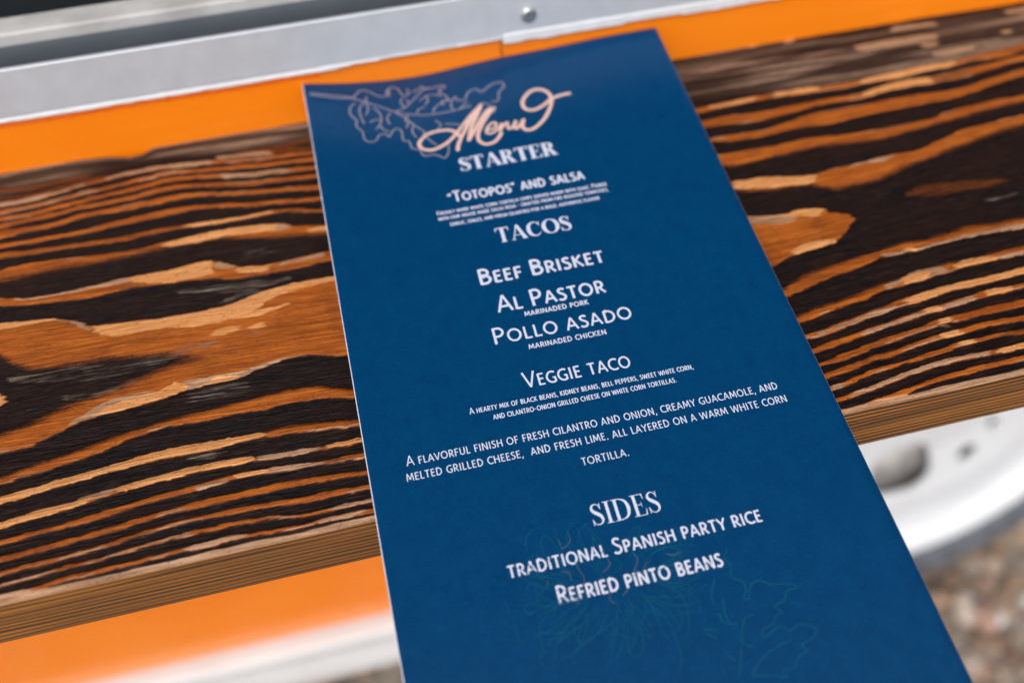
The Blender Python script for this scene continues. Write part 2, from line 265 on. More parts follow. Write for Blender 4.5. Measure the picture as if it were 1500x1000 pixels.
 ('o',0.6,0.35,'lr',(-103.8,-120.55,-98.6,-120.2,-93.3,-119.85,-88,-119.65,-82.6,-119.13,-77.1,-118.6,-68.9,-117.8,-63.3,-117.53,-57.7,-117.64,-52.1,-117.59,-49.2,-117.39,-44.9,-117.47,-40.7,-117.83,-35,-118.44,-29.6,-118.82),(-103.7,-121.86,-98.5,-121.52,-93.2,-121.17,-87.9,-120.92,-82.6,-120.72,-77.2,-120.05,-68.9,-119.1,-63.4,-119.13,-57.8,-119.02,-52.2,-119.2,-49.4,-119.2,-45.1,-118.96,-40.9,-119.54,-35.2,-119.67,-29.8,-120.38)),
 ('o',0.5,0.35,'lr',(-103.6,-123.9,-98.4,-123.63,-93.1,-123.54,-87.9,-123.21,-82.5,-122.77,-77.2,-122.05,-69,-121.29,-63.5,-121.25,-57.9,-121.22,-52.4,-121.41,-46.8,-121.86,-41.2,-121.99,-35.5,-122.22,-29.8,-122.41),(-103.5,-124.94,-98.3,-124.77,-93.1,-124.59,-87.8,-124.11,-82.5,-123.77,-77.2,-123.12,-69,-122.21,-63.5,-122.34,-58,-122.57,-52.5,-122.6,-46.9,-123.21,-41.4,-123.67,-35.7,-123.57,-30,-123.77)),
 ('o',0.4,0.35,'lr',(-103.4,-126.64,-98.2,-126.32,-93,-125.85,-89.1,-125.8,-82.5,-125.66,-77.2,-125.03,-69.1,-124.36,-63.6,-124.18,-58.1,-124.15,-52.6,-124.45,-48.5,-125.09,-44.4,-126.01,-41.6,-125.92,-36,-125.81,-30.1,-126.02),(-103.3,-127.36,-98.2,-127.05,-93,-126.73,-89.1,-126.69,-82.5,-126.4,-77.2,-125.77,-69.1,-125.14,-63.7,-125.34,-58.2,-125.16,-52.7,-125.46,-48.6,-125.87,-44.5,-126.77,-41.7,-126.84,-36.1,-126.82,-30.2,-126.88)),
 ('o',0.5,0.35,'lr',(-103.2,-129.1,-98.1,-128.94,-95.5,-128.95,-91.6,-128.37,-87.7,-128.12,-85.1,-128.34,-81.2,-128.14,-77.2,-128.1,-69.2,-127.7,-63.8,-127.54,-58.3,-127.13,-54,-127.77,-50.2,-128.06,-47.4,-128.19,-43.3,-128.55,-40.5,-128,-34.9,-128.21,-29.8,-128.31),(-103.1,-130.04,-98,-129.89,-95.5,-129.67,-91.6,-129.48,-87.7,-129.29,-85.1,-129.36,-81.2,-129.02,-77.2,-128.98,-69.2,-128.59,-63.8,-128.89,-58.4,-128.42,-54.1,-128.6,-50.3,-128.95,-47.5,-129.03,-43.4,-129.29,-40.6,-129.06,-35,-129.21,-30,-129.38)),
 ('ow',0.5,0.5,'lr',(81.2,-6.11,91.6,-7.39,100.5,-7.54,110.2,-7.71,121.4,-8.15,136.7,-9.91,151.9,-9.15,167.5,-9.41,180.2,-8.1,193,-7.05),(80.5,-7.84,91.1,-8.85,99.8,-9.27,109.5,-9.45,120.6,-10.06,136,-11.33,150.9,-10.91,166.5,-11.07,179.1,-10.06,191.8,-9.03)),
 ('ow',0.5,0.5,'lr',(80.7,-9.54,90.4,-10.53,99.3,-10.52,109,-10.64,120.1,-11.03,135.3,-12.69,150.4,-11.88,166,-12.06,178.6,-10.78,191.3,-9.76),(80.1,-11.25,89.9,-11.97,98.6,-12.23,108.2,-12.36,119.3,-12.91,134.7,-14.09,149.5,-13.63,165.1,-13.71,177.5,-12.72,190.1,-11.72)),
 ('ow',0.5,0.5,'lr',(80.2,-13.2,89.1,-13.87,98,-13.71,107.6,-13.77,118.7,-14.1,133.9,-15.66,148.9,-14.81,164.4,-14.9,176.9,-13.65,189.5,-12.66),(79.6,-14.87,88.6,-15.29,97.3,-15.4,106.9,-15.47,117.9,-15.96,133.2,-17.04,148,-16.53,163.5,-16.53,175.8,-15.57,188.3,-14.59)),
 ('ow',0.5,0.5,'lr',(79.8,-16.25,88,-16.66,96.9,-16.37,106.5,-16.39,117.6,-16.67,132.7,-18.14,147.6,-17.26,163,-17.28,175.5,-16.06,188,-15.09),(79.2,-17.9,87.5,-18.06,96.2,-18.04,105.8,-18.06,116.7,-18.51,132,-19.5,146.7,-18.96,162.1,-18.88,174.4,-17.95,186.8,-17)),
 ('ow',0.5,0.5,'lr',(79.3,-19.25,87,-19.42,95.9,-19,105.4,-18.97,116.4,-19.2,131.4,-20.59,146.3,-19.68,161.7,-19.63,174.1,-18.43,186.5,-17.48),(78.7,-20.89,86.4,-20.8,95.2,-20.65,104.7,-20.63,115.6,-21.02,130.8,-21.94,145.4,-21.36,160.8,-21.21,173,-20.3,185.4,-19.37)),
 ('ow',0.5,0.5,'lr',(79,-21.79,86.1,-21.75,95,-21.22,104.5,-21.15,115.4,-21.35,130.4,-22.66,145.2,-21.72,160.6,-21.61,172.9,-20.44,185.3,-19.51),(78.4,-23.41,85.5,-23.11,94.3,-22.85,103.8,-22.79,114.6,-23.15,129.8,-24,144.4,-23.39,159.7,-23.19,171.8,-22.29,184.1,-21.38)),
 ('o',0.4,0.4,'lr',(78,-24.18,85.2,-23.95,94.1,-23.31,103.5,-23.36,114.4,-23.52,124.9,-24.8,129.6,-24.25,136.6,-23.83,144.4,-23.33,152,-23.35,159.8,-23.1,162.1,-23.03,166,-22.39,171.9,-22.21,177.9,-21.91,184.3,-21.19),(77.1,-26.67,84.4,-25.95,93.2,-25.58,102.6,-25.39,113.3,-26.05,123.9,-26.98,128.6,-26.29,135.3,-26.39,142.8,-26.26,150.7,-25.77,158.3,-25.8,161,-25.06,164.7,-24.59,170,-25.45,175.9,-25.27,182.6,-23.94)),
 ('o',0.4,0.4,'lr',(77.5,-29.89,83.6,-29.42,90.6,-29.71,97.4,-30.48,104.8,-30.03,112.2,-29.57,119.4,-29.86,126.5,-30.26,130,-29.52,138.3,-27.8,145.7,-27.98,149.1,-28.58,154.9,-28.32,161,-27.64,169,-27.16,175.1,-26.62,181.3,-25.93),(76.4,-32.8,82.4,-32.73,89,-33.74,95.9,-34.13,103.6,-32.82,111.2,-31.89,118.5,-31.69,125.5,-32.34,128.8,-32.01,136.7,-30.91,144,-31.21,147.5,-31.6,153.2,-31.45,158.9,-31.29,167.4,-29.82,173.7,-28.89,179.9,-28.21)),
 ('o',0.35,0.6,'lr',(76.7,-37.35,83,-37.24,90.8,-37.8,96.1,-37.67,102.1,-36.11,109.9,-34.72,115.2,-34.92,124.1,-35.09,127.3,-34.96,134.7,-34.77,142,-34.97,147.3,-35.32,152.7,-35.67,160.8,-34.59,169.4,-32.9,177.5,-32.09),(76.3,-38.62,82,-39.92,89.6,-40.71,95,-40.36,100.5,-39.76,107.5,-39.83,112.6,-40.42,121.9,-39.61,125,-39.54,132.4,-39.22,139.8,-39.05,145.3,-38.92,150.7,-39.28,158.8,-38.13,167.5,-35.99,175.8,-34.8)),
 ('o',0.4,0.9,'lr',(76.6,-44.46,81.2,-44.46,88,-44.54,94.7,-45.08,102.1,-44.02,108.8,-44.8,114.9,-45.58,121.9,-45.76,129,-45.85,132.6,-45.78,139.8,-45.64,141.8,-45.65,143.2,-44.41,148.2,-43.61,155.9,-42.98,163.4,-42.83,170.8,-42.91),(75.2,-48.07,79,-49.94,85.7,-50.27,92.7,-49.7,99.9,-48.9,106.8,-49,112.9,-49.65,119.5,-50.43,126.7,-50.3,130.6,-49.56,137.9,-49.2,140.3,-48.43,141.1,-48.37,145.6,-48.29,153.7,-46.85,161.4,-46.24,168.9,-46.1)),
 ('o',0.3,1.2,'lr',(75.8,-55.51,81.7,-55.68,86.7,-55.91,92.7,-57.46,98.3,-58.49,101.1,-58.28,108.1,-57.25,109.1,-57.53,114.5,-57.02,119.7,-56.95,123.5,-56.46,130.1,-57.03,134.5,-55.43,140.9,-53.56,147,-52.12,154.6,-51.45,160.4,-50.9,166,-50.81),(74.9,-57.87,79.6,-60.8,84.3,-61.46,90.8,-61.93,96.7,-61.98,98.4,-64.22,103.6,-66.58,105.2,-65.61,110.3,-65.64,115.3,-65.6,119.4,-64.3,127.7,-61.68,131.4,-61.21,137.4,-59.84,143.4,-58.46,151.5,-56.82,157.6,-55.63,163.3,-55.1)),
 ('ob',2.2,2.2,'',(117.5,-69.87,121.7,-69.59,127.4,-68.52,136.8,-70.11,143.1,-71.1,148.7,-73.12),(116.7,-71.5,119.6,-73.67,124.1,-74.65,133.7,-75.41,140.6,-75.18,147.7,-74.75)),
 ('o',0.3,0.3,'l',(74,-67.55,78.9,-69.02,82.1,-69.81,85.2,-70.37,87.4,-70.39,90.2,-69.62,92.4,-69.63,95,-70.16,96.8,-72.26,99,-73.33,100.4,-74,101.7,-75.3,102.4,-76.32),(65.1,-89.73,71,-87.9,74.9,-86.86,78.5,-85.65,81.2,-84.42,83.8,-83.88,86,-83.91,88.8,-83.6,91.6,-83.28,94.9,-81.99,97.3,-80.43,100.1,-78.6,102.2,-76.65)),
 ('o',1,0.3,'lr',(73.8,-94,75.7,-93.57,78.7,-91.31,83,-90.41,87.4,-89.5,91.6,-88.9,97.3,-88.29,101.7,-88.06,104.7,-87.44,107.7,-86.97,110.6,-86.66,114.3,-87.3,118.7,-86.83,123.2,-86.2,126.3,-85.57,130.3,-85.89,135.6,-86.48,144,-86.5),(72.6,-96.91,74.3,-96.68,76.4,-96.48,80.9,-95.02,85.2,-94.14,89.7,-92.95,95.3,-92.37,100.1,-91.23,103.3,-90.32,106,-90.17,108.6,-90.34,112.5,-90.67,116.8,-90.21,121.2,-89.76,124.1,-89.45,128.3,-89.47,133.6,-89.81,141.6,-90.47)),
 ('o',1.2,0.3,'lr',(74,-102.59,79,-101.27,83.4,-100.75,87.9,-100.07,92.6,-99.15,96.8,-97.83,97,-98.95,99.4,-97.85,103.5,-97.59,107.9,-96.72,112.3,-96.14,117.9,-95.57,120.3,-96.2,124.5,-95.93,130.1,-95.66,133.1,-95.22,138.6,-95.25),(72.9,-105.04,77.4,-104.63,82.1,-103.52,86.6,-102.86,91,-102.44,95.4,-102.01,95.4,-100.54,98,-100.57,101.9,-100.75,106.2,-100.05,110.3,-99.79,115.9,-99.25,118.8,-98.82,122.9,-98.71,128.5,-98.45,131.3,-98.17,136.6,-98.52)),
 ('o',0.5,0.3,'lr',(73.8,-108.67,80,-107.94,84.5,-107.08,89.1,-106.22,93.1,-105.27,93.6,-105.57,97,-105.11,99.8,-104.28,105.6,-103.6,109.8,-103.08,113.9,-102.82,119.8,-102.88,125.9,-102.73,134.2,-102.24),(73.2,-109.88,79,-110.15,83.7,-108.86,88.1,-108.23,92,-107.47,92.7,-107.37,96,-107.1,98.6,-106.58,104.2,-106.14,108.4,-105.55,112.5,-105.16,118.5,-105.02,124.6,-104.87,132.9,-104.35)),
 ('o',0.5,0.3,'lr',(73.5,-112.84,80.4,-111.57,86.9,-110.77,90.5,-110.43,91.4,-109.93,96.6,-109.56,103,-108.3,109,-107.96,113.1,-107.59,119.3,-107.11,120.3,-106.78,129.3,-106.93,131.3,-106.96),(72.9,-114.24,79.4,-113.51,86,-112.51,89.8,-111.83,90.5,-111.68,95.8,-111.1,102.1,-110.15,108,-109.81,112.1,-109.45,118.3,-108.9,119.2,-108.65,128.3,-108.61,130.4,-108.42)),
 ('o',0.5,0.3,'lr',(73.1,-117.13,78.3,-115.96,84.8,-114.98,88.5,-114.31,91.4,-113.98,94.5,-113.6,98.5,-113.25,104.8,-112.11,109.5,-111.94,116.7,-111.67,124.5,-111.58,128.4,-111.64),(72.7,-118.07,77.4,-117.86,83.8,-117.11,87.6,-116.08,90.4,-115.92,93.7,-115.18,97.6,-114.84,103.8,-113.92,108.5,-113.75,115.6,-113.49,123.3,-113.62,127.3,-113.48)),
 ('o',0.5,0.3,'lr',(73.7,-120.15,78.8,-119.01,85.2,-118.27,86.8,-117.71,91.4,-117.95,94.5,-117.26,98.5,-116.73,104.1,-116.14,109.7,-115.75,114.5,-115.38,120.1,-115.68,125.7,-115.99),(73.1,-121.49,77.8,-121.08,84.3,-120.15,86,-119.25,90.5,-119.63,93.8,-118.6,97.7,-118.28,103.4,-117.5,108.7,-117.52,113.7,-116.76,119.3,-117.06,124.8,-117.58)),
 ('o',0.5,0.3,'lr',(72.9,-123.67,76.9,-123.01,81.2,-122.26,84.9,-121.43,85.6,-121.5,90.6,-121.15,96.4,-120.68,102.3,-120.21,106.6,-119.1,111.4,-119.43,116.1,-119.08,123.5,-119.63),(72.3,-124.79,76.3,-124.21,80.5,-123.68,84.3,-122.74,84.9,-122.93,90,-122.28,95.8,-121.81,101.5,-121.54,105.8,-120.64,110.7,-120.58,115.5,-120.23,122.7,-120.98)),
 ('o',0.5,0.3,'lr',(72.5,-126.81,77.3,-126.15,82.9,-125.52,83.6,-125.46,90.9,-124.08,98.8,-123.09,106.3,-123.06,113.7,-123.22,121.3,-123.19),(72,-127.9,76.6,-127.73,82.2,-126.9,82.9,-126.86,90.1,-125.57,98,-124.59,105.5,-124.37,112.8,-124.73,120.4,-124.71)),
 ('o',0.5,0.3,'lr',(77.5,-129.71,81,-129.24,81.7,-129.12,84.7,-129.07,88.6,-128.42,96.6,-127.1,104.2,-126.7,111.7,-126.5,119.3,-126.48),(77.2,-130.51,80.2,-130.97,80.8,-130.89,84,-130.33,87.9,-129.87,95.9,-128.37,103.4,-128.18,111,-127.79,118.3,-127.97)),
 ('p',0.3,0.3,'l',(-108.7,-56.58,-104,-57.31,-100.8,-57.49,-97.6,-58.11,-94.4,-58.96),(-108.6,-58.63,-103.8,-59.18,-100.7,-58.92,-97.6,-59,-94.4,-59.49)),
 ('pg',0.3,0.3,'',(-99.2,-57.69,-94.4,-59.05,-91.2,-60.47,-88.3,-62.25,-86.7,-63.19),(-99.2,-58.4,-94.4,-59.67,-91.2,-61.36,-88.2,-64.3,-86.6,-65.8)),
 ('p',0.2,0.5,'r',(-86.9,-63.15,-85.1,-63.39,-83.2,-63.68,-81,-63.83,-76.9,-64.18,-70.5,-64.98,-68.9,-65.18,-62.5,-65.12,-59.2,-65.17,-56,-64.92,-52.7,-64.66,-49.3,-63.51,-45.9,-62.13,-45.2,-61.98,-43.3,-62.68,-41.6,-62.03,-35.9,-61.87,-29.5,-61.97),(-86.8,-64.68,-85.1,-66.44,-83.2,-67.58,-81,-68.37,-76.9,-68.04,-70.6,-68.63,-69,-68.53,-62.7,-69.98,-59.5,-69.96,-56.3,-70.36,-52.9,-68.61,-49.7,-68.58,-46.3,-67.02,-45.5,-65.65,-43.5,-64.83,-41.8,-64.59,-36.2,-64.4,-29.7,-63.65)),
 ('p',0.3,0.5,'',(-55.2,-69.11,-51.3,-68.6,-47.1,-68.3,-45.1,-68.15,-40.4,-68.11),(-55.3,-69.32,-51.5,-70.33,-47.2,-70.21,-45.2,-69.24,-40.4,-68.55)),
 ('p',0.3,0.3,'',(-60.6,-72.78,-59.2,-71.84,-58,-71.57,-54.8,-71.76,-51.9,-72.3),(-60.6,-73.45,-59.4,-73.95,-58.1,-74.28,-54.9,-73.84,-52,-73.32)),
 ('p',0.3,0.5,'',(-52,-73.02,-50,-72.67,-48.4,-72.11,-46.8,-72.35,-46.2,-72.95),(-52,-74.08,-50.1,-73.94,-48.6,-74.99,-46.9,-73.93,-46.3,-73.88)),
 ('g',0.8,0.8,'',(-54.3,-74.77,-53.4,-75.22,-50.2,-75,-47.2,-73.63,-46.2,-73.46),(-54.4,-76.02,-53.5,-76.68,-50.3,-76.88,-47.5,-76.58,-46.4,-75.15)),
 ('g',1,1,'',(-76.9,-77.18,-69.2,-75.91,-67.2,-74.33,-62.9,-74.55,-58.1,-74.83,-56,-75.61),(-76.9,-81.22,-69.3,-79.2,-67.4,-78.25,-63,-77.95,-58.3,-77.12,-56,-76.44)),
 ('P',0.25,0.25,'',(-85.9,-90.17,-84.1,-88.92,-82.9,-88.27,-80,-87.7,-75.5,-87.06,-71,-86.37,-68.5,-85.43,-66.7,-85.4,-65.4,-87.43),(-85.9,-90.24,-84.1,-90.44,-82.9,-90.22,-80,-90,-75.5,-89.68,-71,-89.16,-68.6,-88.55,-66.8,-88.09,-65.4,-88.02)),
 ('pg',0.4,0.3,'',(-92.2,-91.3,-88.8,-89.96,-85.9,-87.88,-83,-86.34,-78.5,-86.55,-75.5,-86.36,-72.5,-86.56,-71,-86.37),(-92.2,-91.68,-88.8,-90.83,-85.8,-90.43,-82.9,-90.18,-78.5,-89.82,-75.5,-89.52,-72.5,-89.46,-71,-89.16)),
 ('pg',0.4,0.3,'',(-66.7,-85.12,-64.9,-85.4,-63,-85.68,-58.7,-85.61,-55,-85.69,-53.2,-86.25,-51.3,-85.74),(-66.8,-87.94,-64.9,-87.94,-63.1,-87.83,-58.8,-87.57,-55.2,-87.66,-53.3,-87.62,-51.4,-86.25)),
 ('P',0.25,0.25,'',(-63.4,-87.48,-61.9,-86.7,-58.8,-86.12,-55.7,-86.01,-54.3,-86.76),(-63.4,-87.95,-61.9,-87.56,-58.8,-87.57,-55.8,-87.58,-54.4,-87.62)),
 ('P',0.25,0.25,'',(-68.8,-84.56,-67.9,-85,-66.7,-85.51,-65.8,-86.93),(-68.9,-88.28,-68,-88.05,-66.8,-87.94,-65.8,-87.71)),
 ('pg',0.2,0.2,'',(-53.6,-87.35,-51,-85.42,-46.3,-84.75,-44.4,-84.59),(-53.6,-87.74,-51.1,-86.21,-46.3,-85.39,-44.4,-84.91)),
 ('p',0.3,0.3,'l',(-108,-77.24,-106.8,-77.56,-106,-78.36,-105.5,-79.07),(-107.6,-82.58,-106.5,-81.92,-105.8,-81.33,-105.4,-80.27)),
 ('p',0.4,0.25,'l',(-104.9,-105.99,-100.8,-105.81,-95.9,-105.4,-91.2,-104.91,-85.6,-104.29,-79.9,-103.55,-68.4,-102.98,-62.6,-103.34,-56.8,-103.37,-50.9,-103.62,-48.3,-104.48),(-104.8,-108.03,-100.7,-107.93,-95.8,-107.01,-91.1,-106.7,-85.5,-106.09,-79.9,-105.65,-68.5,-105.39,-62.8,-105.82,-56.9,-105.26,-51.1,-105.09,-48.4,-105.12)),
 ('p',0.3,0.2,'l',(-104.5,-112.27,-101.8,-112.25,-100.5,-111.68,-96.4,-111.25,-92.3,-111.15,-88.2,-111.09,-85.4,-111.54),(-104.3,-113.97,-101.7,-113.73,-100.3,-113.43,-96.3,-113.27,-92.3,-112.92,-88.2,-112.49,-85.4,-112.04)),
 ('pg',0.3,0.2,'',(-91.5,-111.3,-89.3,-110.7,-85.5,-110.19,-82.7,-110.07,-81.3,-110.09),(-91.4,-112.63,-89.3,-112.71,-85.4,-111.94,-82.7,-111.42,-81.3,-110.94)),
 ('P',0.3,0.2,'',(-82.1,-110.38,-77.1,-109.58,-72.9,-109.38,-68.6,-108.83,-62.9,-108.92,-58.6,-108.81,-54.3,-109.05,-52.2,-109.88),(-82.1,-111.4,-77.1,-111.41,-72.9,-110.91,-68.7,-110.74,-63,-110.56,-58.7,-110.64,-54.4,-110.71,-52.2,-110.64)),
 ('pg',0.3,0.2,'',(-52.3,-109.57,-45.6,-109.98,-39.8,-110.32,-37.8,-110.77),(-52.4,-110.77,-45.8,-111.43,-39.9,-111.46,-37.9,-111.46)),
 ('p',0.4,0.25,'r',(-37.8,-110.6,-35.4,-110.6,-29.5,-110.42),(-37.9,-111.46,-35.6,-111.88,-29.7,-111.91)),
 ('P',0.3,0.2,'',(-56.9,-113.36,-56.3,-112.93,-51.7,-113.01,-50,-113.58),(-56.9,-114.26,-56.4,-114.34,-51.8,-114.43,-50.1,-114.43)),
 ('pg',0.4,0.2,'',(-66,-114.23,-63.1,-113.95,-57.4,-113.38),(-66,-115.23,-63.2,-115.02,-57.5,-114.32)),
 ('pg',0.3,0.2,'',(-50.3,-113.34,-46,-113.42,-40.3,-114.37,-38,-114.79),(-50.4,-114.35,-46.1,-114.94,-40.4,-115.28,-38.1,-115.46)),
 ('pg',0.3,0.2,'',(-68.4,-127.82,-63.8,-127.6,-58.3,-127.19,-54.5,-127.78,-53.6,-128.03),(-68.4,-128.58,-63.8,-128.83,-58.4,-128.36,-54.6,-128.46,-53.6,-128.43)),
 ('pg',0.3,0.2,'',(-42.4,-128.2,-40.5,-128.06,-34.9,-128.21,-30.7,-128.39),(-42.5,-129.13,-40.6,-129.06,-35,-129.21,-30.8,-129.26)),
 ('pg',0.3,0.2,'r',(-39.1,-125.83,-36,-125.81,-33.2,-125.88,-30.1,-126.06),(-39.2,-126.62,-36.1,-126.76,-33.3,-126.77,-30.2,-126.82)),
 ('pg',0.3,0.2,'l',(-103.2,-129.15,-99.4,-128.91,-96.8,-128.98),(-103.1,-130.04,-99.3,-129.8,-96.7,-129.72)),
 ('pg',0.3,0.2,'',(-56,-16.98,-54.2,-16.52,-49.1,-17.89,-47.7,-18.17,-40.3,-18.78,-34.5,-19.68),(-56,-17.37,-54.3,-18.42,-49.2,-19.39,-47.8,-19.72,-40.5,-20.23,-34.6,-20.9)),
 ('pg',0.3,0.3,'',(-69.3,-9.21,-61.9,-9.64,-54.9,-10.66),(-69.3,-10.41,-62,-10.96,-55,-11.92)),
 ('pg',0.3,0.3,'',(-55.2,-8.53,-47,-9.4,-39.6,-10.41),(-55.3,-9.87,-47.1,-11.02,-39.7,-12.03)),
 ('pg',0.3,0.3,'l',(-112.1,-12.48,-106.8,-12.81,-101.6,-12.31,-93.8,-11.41),(-111.9,-14.46,-106.7,-14.36,-101.5,-14.03,-93.8,-12.65)),
 ('pg',0.3,0.3,'',(-85.6,-9.81,-80.2,-9,-69.2,-8.92,-58.3,-10.45),(-85.6,-10.94,-80.2,-10.48,-69.3,-10.13,-58.3,-11.6)),
 ('p',0.2,0.3,'',(-69.9,-40.11,-69.9,-39.61,-64.8,-39.23,-59.6,-38.6,-54.4,-38.21,-49.2,-38.68,-43.9,-39.3,-40.5,-40.37),(-70,-41.35,-70,-41,-64.8,-41.22,-59.7,-41.1,-54.5,-40.97,-49.4,-41.59,-44.2,-41.96,-40.7,-42.38)),
 ('pg',0.2,0.3,'',(-45.7,-38.99,-40.5,-40.37,-36.4,-41.38),(-45.9,-41.51,-40.8,-42.88,-36.5,-41.98)),
 ('p',0.2,0.3,'r',(-34.6,-44.03,-32.1,-43.67,-29,-44.1),(-34.7,-44.77,-32.3,-45.16,-29.1,-45.49)),
 ('p',0.2,0.3,'',(-66.3,-34.47,-59.4,-34.01,-52.4,-34.59,-45.3,-34.38,-40,-34.39),(-66.4,-34.88,-59.4,-35.55,-52.5,-35.87,-45.4,-35.67,-40.1,-35.63)),
 ('p',0.2,0.3,'',(-78.8,-49.32,-76.8,-49.28,-70.1,-49.43,-68.5,-49.64,-63.4,-48.59,-57.7,-48.81,-56.8,-50.03),(-78.8,-50.83,-76.8,-52.06,-70.2,-53.47,-68.6,-53.63,-63.6,-54.01,-58,-53.54,-56.9,-52.87)),
 ('pg',0.2,0.3,'',(-57.7,-48.9,-55.1,-50.23,-52.8,-51.42,-51.5,-52.77),(-57.8,-50.71,-55.3,-53.31,-52.9,-52.51,-51.6,-53.1)),
 ('p',0.2,0.3,'',(-53.6,-53.28,-51.2,-53.05,-46.9,-53.96,-43.9,-54.19),(-53.7,-54.68,-51.4,-55.3,-47.1,-56.2,-44,-55.83)),
 ('pg',0.2,0.3,'',(-43.2,-54.13,-40.1,-53.75,-35.7,-53.96,-29,-53.04),(-43.3,-55.3,-40.2,-54.93,-35.8,-55.37,-29.2,-54.23)),
 ('pg',0.2,0.3,'',(-106.4,-49.27,-99.6,-50.21,-93.1,-50.13,-86.6,-49.76,-80.1,-49.4,-76.8,-49.38),(-106.3,-50.06,-99.5,-51.09,-93.1,-51.2,-86.6,-50.84,-80.1,-50.85,-76.8,-50.89)),
 ('p',0.3,0.3,'',(82.7,-24.08,85.2,-24.05,94,-23.47,98.3,-23.63),(82.3,-25.08,84.5,-25.7,93.3,-25.38,97.7,-25.14)),
 ('p',0.3,0.3,'',(101.7,-23.42,107.1,-23.5,114.4,-23.52,117.8,-24.16),(101,-24.94,106.3,-25.37,113.3,-25.95,117.1,-25.69)),
 ('p',0.3,0.3,'',(128.1,-24.39,129.6,-24.35,136.5,-23.93,144.3,-23.43,151.9,-23.45,159.7,-23.21,161.4,-23.56),(127.5,-25.67,128.7,-26.18,135.3,-26.28,142.9,-26.16,150.7,-25.67,158.3,-25.7,160.7,-24.86)),
 ('p',0.3,0.3,'',(125.8,-30.63,129.9,-29.62,138.2,-27.9,145.6,-28.08,150.6,-29.34),(125.1,-32.01,128.8,-31.91,136.7,-30.81,144,-31.11,149.6,-31.2)),
 ('pg',0.5,0.5,'',(133.9,-8.54,140.6,-8.22,152.2,-8.59,159.9,-8.83,163.6,-9.23),(132.8,-10.73,139.1,-11.24,150.6,-11.62,158.2,-11.87,162.4,-11.44)),
 ('pg',0.5,0.5,'',(153.8,-12.83,157.9,-12.41,161.5,-13.09),(153.2,-13.92,156.6,-14.86,160.6,-14.72)),
 ('pg',0.5,0.5,'',(155.1,-17.55,163,-17.28,170.7,-17.54),(154.3,-19.15,161.7,-19.68,169.5,-19.68)),
 ('pg',0.5,0.5,'',(149.6,-2.08,159.2,-2.8,166.7,-3.6),(148.5,-4.35,158.1,-4.78,165.6,-5.59)),
 ('pg',0.5,0.5,'',(180.3,-13.26,186,-13.22),(179.5,-14.63,184.8,-15.15)),
 ('pg',0.5,0.5,'r',(187.1,-3.32,195.3,-3.26),(185.7,-5.61,193.4,-6.42)),
 ('pg',0.5,0.5,'',(102.7,1.42,108.5,0.74),(101.9,-0.56,107.7,-1.24)),
 ('pg',0.5,0.5,'',(114.8,0.24,120.6,0.22),(114,-1.73,119.8,-1.48)),
 ('pg',0.4,0.5,'',(77.6,-37.05,83.1,-37.01),(77.3,-37.76,82.4,-38.75)),
 ('p',0.3,0.4,'',(76.1,-55.6,81.7,-55.68,86.7,-55.96,92.7,-57.46,98.3,-58.49,100.5,-58.85),(75.2,-57.95,80.3,-59.32,84.9,-60.11,91.2,-60.87,97,-61.48,99.8,-60.35)),
 ('pg',0.2,0.2,'',(109.1,-57.53,114.5,-57.11,117.3,-57.03,119.7,-56.95,120.5,-57.42,125.2,-56.53),(108.7,-58.48,114.1,-57.89,116.7,-58.2,118.7,-58.91,120,-58.51,124.9,-56.97)),
 ('pg',0.4,0.4,'',(75.3,-68.53,78.8,-69.22,83.8,-70.44,87.7,-70.96,89.5,-71.15),(74.3,-70.85,77.5,-72.27,82.5,-73.42,86.5,-73.73,88.7,-73.02)),
 ('p',0.3,0.3,'',(83.8,-70.31,87.8,-70.62,90.2,-69.68,92.4,-69.74,95.3,-70.61,96.5,-71.69),(83.4,-71.23,87.3,-71.78,89.4,-71.49,90.8,-73.31,93.9,-73.66,96.2,-72.37)),
 ('p',0.25,0.2,'',(80.7,-83.85,82.8,-82.64,87.1,-81.29,91.2,-81.28,93.6,-81.93,95,-81.93),(80.3,-84.64,82.1,-84.13,86,-83.91,90.1,-83.53,93.2,-82.83,94.8,-82.15)),
 ('p',0.2,0.2,'',(108.5,-89.52,109.6,-89.09,112.3,-89.48,112.8,-90.23),(108.2,-90.09,108.9,-90.34,111.7,-90.73,112.5,-90.67)),
 ('pg',0.25,0.2,'r',(102.5,-89.69,108.9,-89.87,112.8,-90.14,120,-89.38,125.9,-88.76,134.4,-88.54,142.4,-89.14),(102,-90.68,108.6,-90.34,112.5,-90.67,119.7,-90.01,125.4,-89.55,133.6,-89.81,141.6,-90.47)),
 ('p',0.2,0.2,'',(102.8,-98.42,104.8,-97.6,107.6,-97.32,111.6,-97.35,112.2,-98.2),(101.7,-100.63,103.3,-100.56,106.2,-100.05,110.3,-99.79,111.6,-99.39)),
 ('pg',0.2,0.2,'',(98.3,-99.57,102.7,-98.71,108.1,-96.42,113.1,-97.06,117.5,-96.85),(97.8,-100.51,101.7,-100.63,107.5,-97.62,111.8,-99.45,116.2,-99.1)),
 ('p',0.2,0.2,'',(117,-97.75,120.1,-96.5,124.3,-96.29,129.4,-96.88,130.2,-97.43),(116.2,-99.1,118.8,-98.76,122.9,-98.65,128.5,-98.39,129.6,-98.34)),
 ('pg',0.2,0.2,'r',(128.5,-97.51,133.1,-97.52,137.4,-97.24),(127.9,-98.42,132.6,-98.43,136.6,-98.52)),
 ('p',0.2,0.2,'r',(99.8,-104.62,105.5,-103.69,109.7,-103.17,113.8,-102.91,119.7,-102.97,125.8,-102.81,134.2,-102.33),(98.8,-106.54,104.2,-106.05,108.5,-105.46,112.6,-105.08,118.6,-104.93,124.6,-104.78,133,-104.26)),
